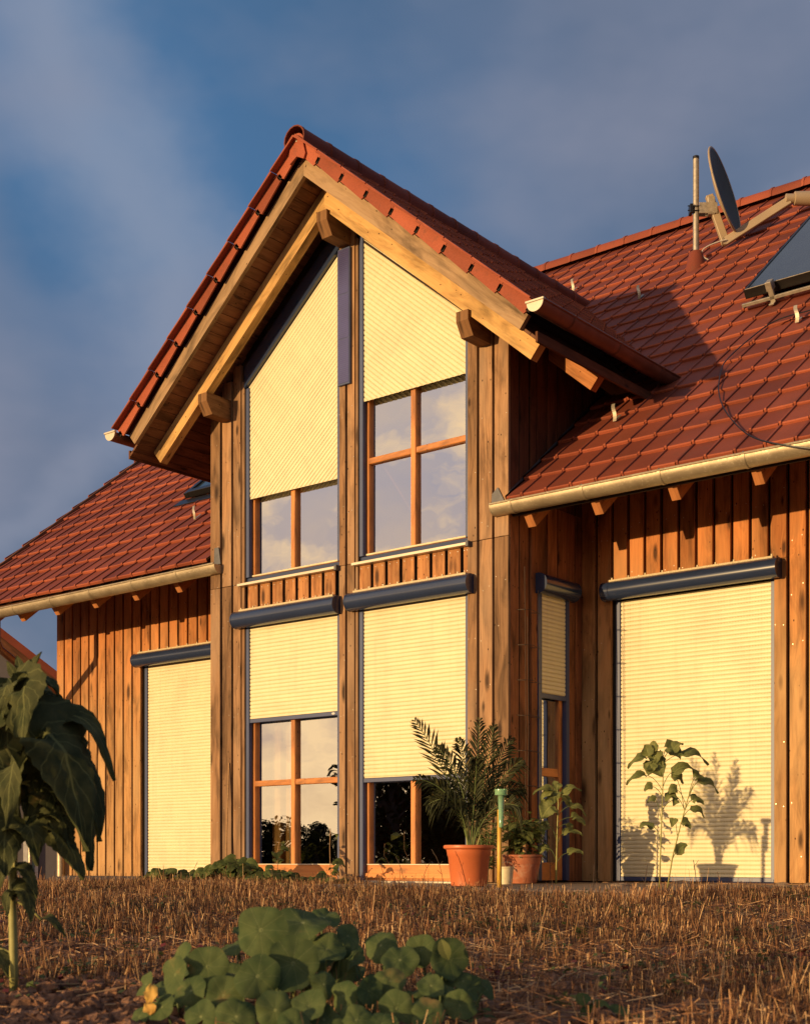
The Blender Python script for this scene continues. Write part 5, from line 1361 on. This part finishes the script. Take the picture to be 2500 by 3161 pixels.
ter = MB(); ter.box(-.9, 2.4, -1.95, -.29, -.16, -.078, 0, .015); ter.box(.02, 2.4, -.285, 1.015, -.16, -.080, 0, .01)
o = ter.build('terrace', M['stone']); o['kind'] = 'structure'
random.seed(4); stn = MB()
for i in range(90):
    u = rnd(750, 1130) if i < 30 else (rnd(1780, 2600) if i < 70 else rnd(560, 800)); d = rnd(10.2, 11.6) if i >= 30 and i < 70 else rnd(11.9, 13.0)
    p = at(u, 2660, d); p.z = gz(p.x, p.y) + rnd(-.01, .03); r = rnd(.02, .07); b = len(stn.v); K = 10
    rows = []
    for a in range(5):
        th_ = a / 4 * math.pi; rows.append([(p.x + math.sin(th_) * math.cos(k * 6.283 / K) * r * rnd(.8, 1.2) * 1.5, p.y + math.sin(th_) * math.sin(k * 6.283 / K) * r * rnd(.8, 1.2), p.z + math.cos(th_) * r * .55) for k in range(K)])
    stn.quadstrip(rows, 0, None, True)
o = stn.build('rubble', M['stone'], smooth=True); o['kind'] = 'stuff'; o['label'] = 'edging stones and rubble along the foot of the house'; o['category'] = 'stones'
# soil clods, bottom left
random.seed(8); cl_ = MB()
for i in range(3200):
    d = 2.7 + 2.4 * random.random() ** 1.4; u = rnd(-150, 900) if random.random() < .75 else rnd(-100, 2600); p = CAM + FW * d + RT * ((u - 1250) / 4209 * d); z = gz(p.x, p.y)
    r = .005 + .026 * random.random() ** 2.6; rows = []; K = 7
    for a in range(5):
        th_ = a / 4 * math.pi; rows.append([(p.x + math.sin(th_) * math.cos(k * 6.283 / K) * r * rnd(.6, 1.3), p.y + math.sin(th_) * math.sin(k * 6.283 / K) * r * rnd(.7, 1.25), z + r * .35 + math.cos(th_) * r * rnd(.6, 1)) for k in range(K)])
    cl_.quadstrip(rows, 0, None, True)
o = cl_.build('soil_clods', M['clod']); o['kind'] = 'stuff'; o['label'] = 'loose brown clods of dry soil in the foreground'; o['category'] = 'soil'

# stubble
random.seed(12); sb = MB()
def stalk(p, h, w, lean, az, mi=0):
    dx, dy = math.cos(az), math.sin(az); b = len(sb.v); tip = Vector((p.x + math.cos(lean[0]) * lean[1] * h, p.y + math.sin(lean[0]) * lean[1] * h, p.z + h))
    for k in range(3):
        a = az + k * 2.094; sb.v.append((p.x + math.cos(a) * w, p.y + math.sin(a) * w, p.z)); 
    for k in range(3):
        a = az + k * 2.094; sb.v.append((tip.x + math.cos(a) * w * .7, tip.y + math.sin(a) * w * .7, tip.z))
    for k in range(3): j = (k + 1) % 3; sb.face((b + k, b + j, b + 3 + j, b + 3 + k), mi)
    sb.face((b + 3, b + 4, b + 5), mi)
n = 0
while n < 46000:
    d = 2.65 + 9.75 * random.random() ** .85; s_ = rnd(-.36, .36) * d * 1.02; p = CAM + FW * d + RT * s_
    if p.y > -.35 and p.x > -3.9: continue
    if -.9 < p.x < 2.4 and p.y > -1.98: continue
    if p.y > .9: continue
    if p.x < -3.9 and p.y > .6: continue
    # bare soil patch at the near left and thin spots
    dens = noise.noise((p.x * 1.3, p.y * 1.3, 7)) * 1.3 + 1.1 * noise.noise((p.x * 4, p.y * 4, 9)) + .06
    if d < 3.9 and (s_ / d) < -.11: dens -= 1.2 * (3.9 - d) + .2
    if d < 4.6 and (s_ / d) < -.08: dens -= .15
    if random.random() > .46 + dens * .85: continue
    p.z = gz(p.x, p.y) + .0
    cluster = 1 if random.random() < .7 else random.randint(2, 5)
    for c in range(cluster):
        q = p + Vector((rnd(-.02, .02), rnd(-.02, .02), -.01)); h = rnd(.025, .095) * (1 if d > 6 else .85) * (1.5 if random.random() < .06 else 1)
        if dens > .45 and random.random() < .3: h *= 1.5
        stalk(q, h, rnd(.0010, .0024) * (1 if d > 5 else .72), (rnd(0, 6.28), rnd(0, .45)), rnd(0, 2)); n += 1
# fallen straw
for i in range(22000):
    d = 2.6 + 8.8 * random.random() ** .85; s_ = rnd(-.36, .36) * d; p = CAM + FW * d + RT * s_
    if (p.y > -.35 and p.x > -3.9) or p.y > .6 or (-.9 < p.x < 2.4 and p.y > -1.98): continue
    if d < 3.9 and (s_ / d) < -.11 and random.random() < .9: continue
    p.z = gz(p.x, p.y) + rnd(.0, .022); a = rnd(0, 6.28); L = rnd(.03, .13); e = p + Vector((math.cos(a) * L, math.sin(a) * L, rnd(-.01, .03))); w = rnd(.0009, .0018); b = len(sb.v)
    sd = Vector((-math.sin(a), math.cos(a), 0)) * w
    for P in (p - sd, p + sd, p + UP * w * 1.5): sb.v.append(tuple(P))
    for P in (e - sd, e + sd, e + UP * w * 1.5): sb.v.append(tuple(P))
    for k in range(3): j = (k + 1) % 3; sb.face((b + k, b + j, b + 3 + j, b + 3 + k))
# small green and rusty weeds between
for i in range(16000):
    d = 3.3 + 8.0 * random.random() ** .9; s_ = rnd(-.36, .36) * d; p = CAM + FW * d + RT * s_
    if (p.y > -.35 and p.x > -3.9) or p.y > .6 or (-.9 < p.x < 2.4 and p.y > -1.98): continue
    if noise.noise((p.x * 2.3, p.y * 2.3, 2)) + .5 * noise.noise((p.x * 7, p.y * 7, 2)) < .0: continue
    p.z = gz(p.x, p.y) + rnd(.0, .045); a = rnd(0, 6.28); r = rnd(.008, .026); b = len(sb.v); u_ = Vector((math.cos(a), math.sin(a), rnd(-.4, .7))) * r; v_ = Vector((-math.sin(a), math.cos(a), rnd(-.4, .4))) * r * .5
    for P in (p, p + u_ * .5 + v_, p + u_, p + u_ * .5 - v_): sb.v.append(tuple(P))
    sb.face((b, b + 1, b + 2, b + 3), 1 if random.random() < .75 else 2)
o = sb.build('stubble', [M['straw'], M['weedleaf'], M['berryleaf']]); o['kind'] = 'stuff'; o['label'] = 'cut straw stubble with small weeds covering the field'; o['category'] = 'stubble'

random.seed(44); wd = MB()
for i in range(330):
    d = 3.4 + 8.6 * random.random() ** .8; s_ = rnd(-.35, .35) * d; p = CAM + FW * d + RT * s_
    if (p.y > -.35 and p.x > -3.9) or p.y > .6 or (-.9 < p.x < 2.4 and p.y > -1.98): continue
    if noise.noise((p.x * .9 + 4, p.y * .9, 1)) < -.15: continue
    p.z = gz(p.x, p.y); R0 = rnd(.03, .10); mi = 1 if random.random() < .12 else 0
    for k in range(random.randint(14, 34)):
        a = rnd(0, 6.28); b0 = p + Vector((math.cos(a) * R0 * rnd(0, 1), math.sin(a) * R0 * rnd(0, 1), rnd(.005, .055))); a = rnd(0, 6.28)
        dr = Vector((math.cos(a), math.sin(a), rnd(-.1, .8))).normalized() * rnd(.014, .04); sd = dr.cross(UP).normalized() * dr.length * .28; b = len(wd.v)
        for P in (b0, b0 + dr * .5 + sd, b0 + dr - UP * .006, b0 + dr * .5 - sd): wd.v.append(tuple(P))
        wd.face((b, b + 1, b + 2, b + 3), mi)
o = wd.build('ground_weeds', [M['weedleaf'], M['berryleaf']]); o['kind'] = 'stuff'; o['label'] = 'small dark green weeds scattered through the stubble'; o['category'] = 'weeds'

# ================================================================ trees behind the viewpoint (they show in the door glass)
def tree(pos, h, w, seed, label):
    random.seed(seed); t = thing('tree', label, 'tree', pos, 'trees across the field, mirrored in the door glass')
    tk = MB(); tk.tube([pos, pos + Vector((0, 0, h * .35)), pos + Vector((rnd(-.2, .2), 0, h * .8))], [w * .06, w * .045, w * .012], 8)
    for k in range(7):
        a = rnd(0, 6.28); z = h * rnd(.3, .7); tk.tube([pos + Vector((0, 0, z)), pos + Vector((math.cos(a) * w * .35, math.sin(a) * w * .35, z + h * .2))], [w * .025, w * .008], 5)
    tk.build('trunk', M['bark'], t)
    q = MB(); cl = [(rnd(-.36, .36) * w, rnd(-.36, .36) * w, h * rnd(.06, .86), rnd(.13, .24) * w) for _ in range(26)]
    for i in range(3200):
        c = random.choice(cl); a, b_ = rnd(0, 6.28), rnd(-1, 1); rr = c[3] * random.random() ** .4; s_ = math.sqrt(1 - b_ * b_)
        p = pos + Vector((c[0] + math.cos(a) * s_ * rr, c[1] + math.sin(a) * s_ * rr, c[2] + b_ * rr * .8)); u_ = Vector((rnd(-1, 1), rnd(-1, 1), rnd(-1, 1))).normalized() * w * .035; v_ = u_.orthogonal().normalized() * w * .022
        b = len(q.v); q.v.extend([tuple(p - u_), tuple(p + v_), tuple(p + u_), tuple(p - v_)]); q.face((b, b + 1, b + 2, b + 3))
    q.build('crown', M['treeleaf'], t)
CM = Vector((CAM.x, -CAM.y, 0)); FWM = Vector((FW.x, -FW.y, 0)); RTM = Vector((RT.x, -RT.y, 0))
for i, (u, d, h, w) in enumerate(((770, 62, 1.5, 3.0), (845, 60, 2.5, 2.2), (905, 64, 1.2, 3.0), (965, 62, 2.4, 2.2), (1035, 66, 1.8, 3.0), (1180, 60, 4.4, 2.2), (1195, 58, 5.6, 4.6), (1268, 58, 5.2, 4.2), (1345, 60, 3.7, 4.6), (1430, 64, 4.0, 5.0))):
    p = CM + FWM * d + RTM * ((u - 1250) / 4209 * d); p.z = -.34
    ords = ('first', 'second', 'third', 'fourth', 'fifth', 'sixth', 'seventh', 'eighth', 'ninth', 'tenth')
    tree(p, h, w, 50 + i, '%s dark tree across the field, %s of the mirrored row' % ('tall' if h > 4 else 'low', ords[i]))
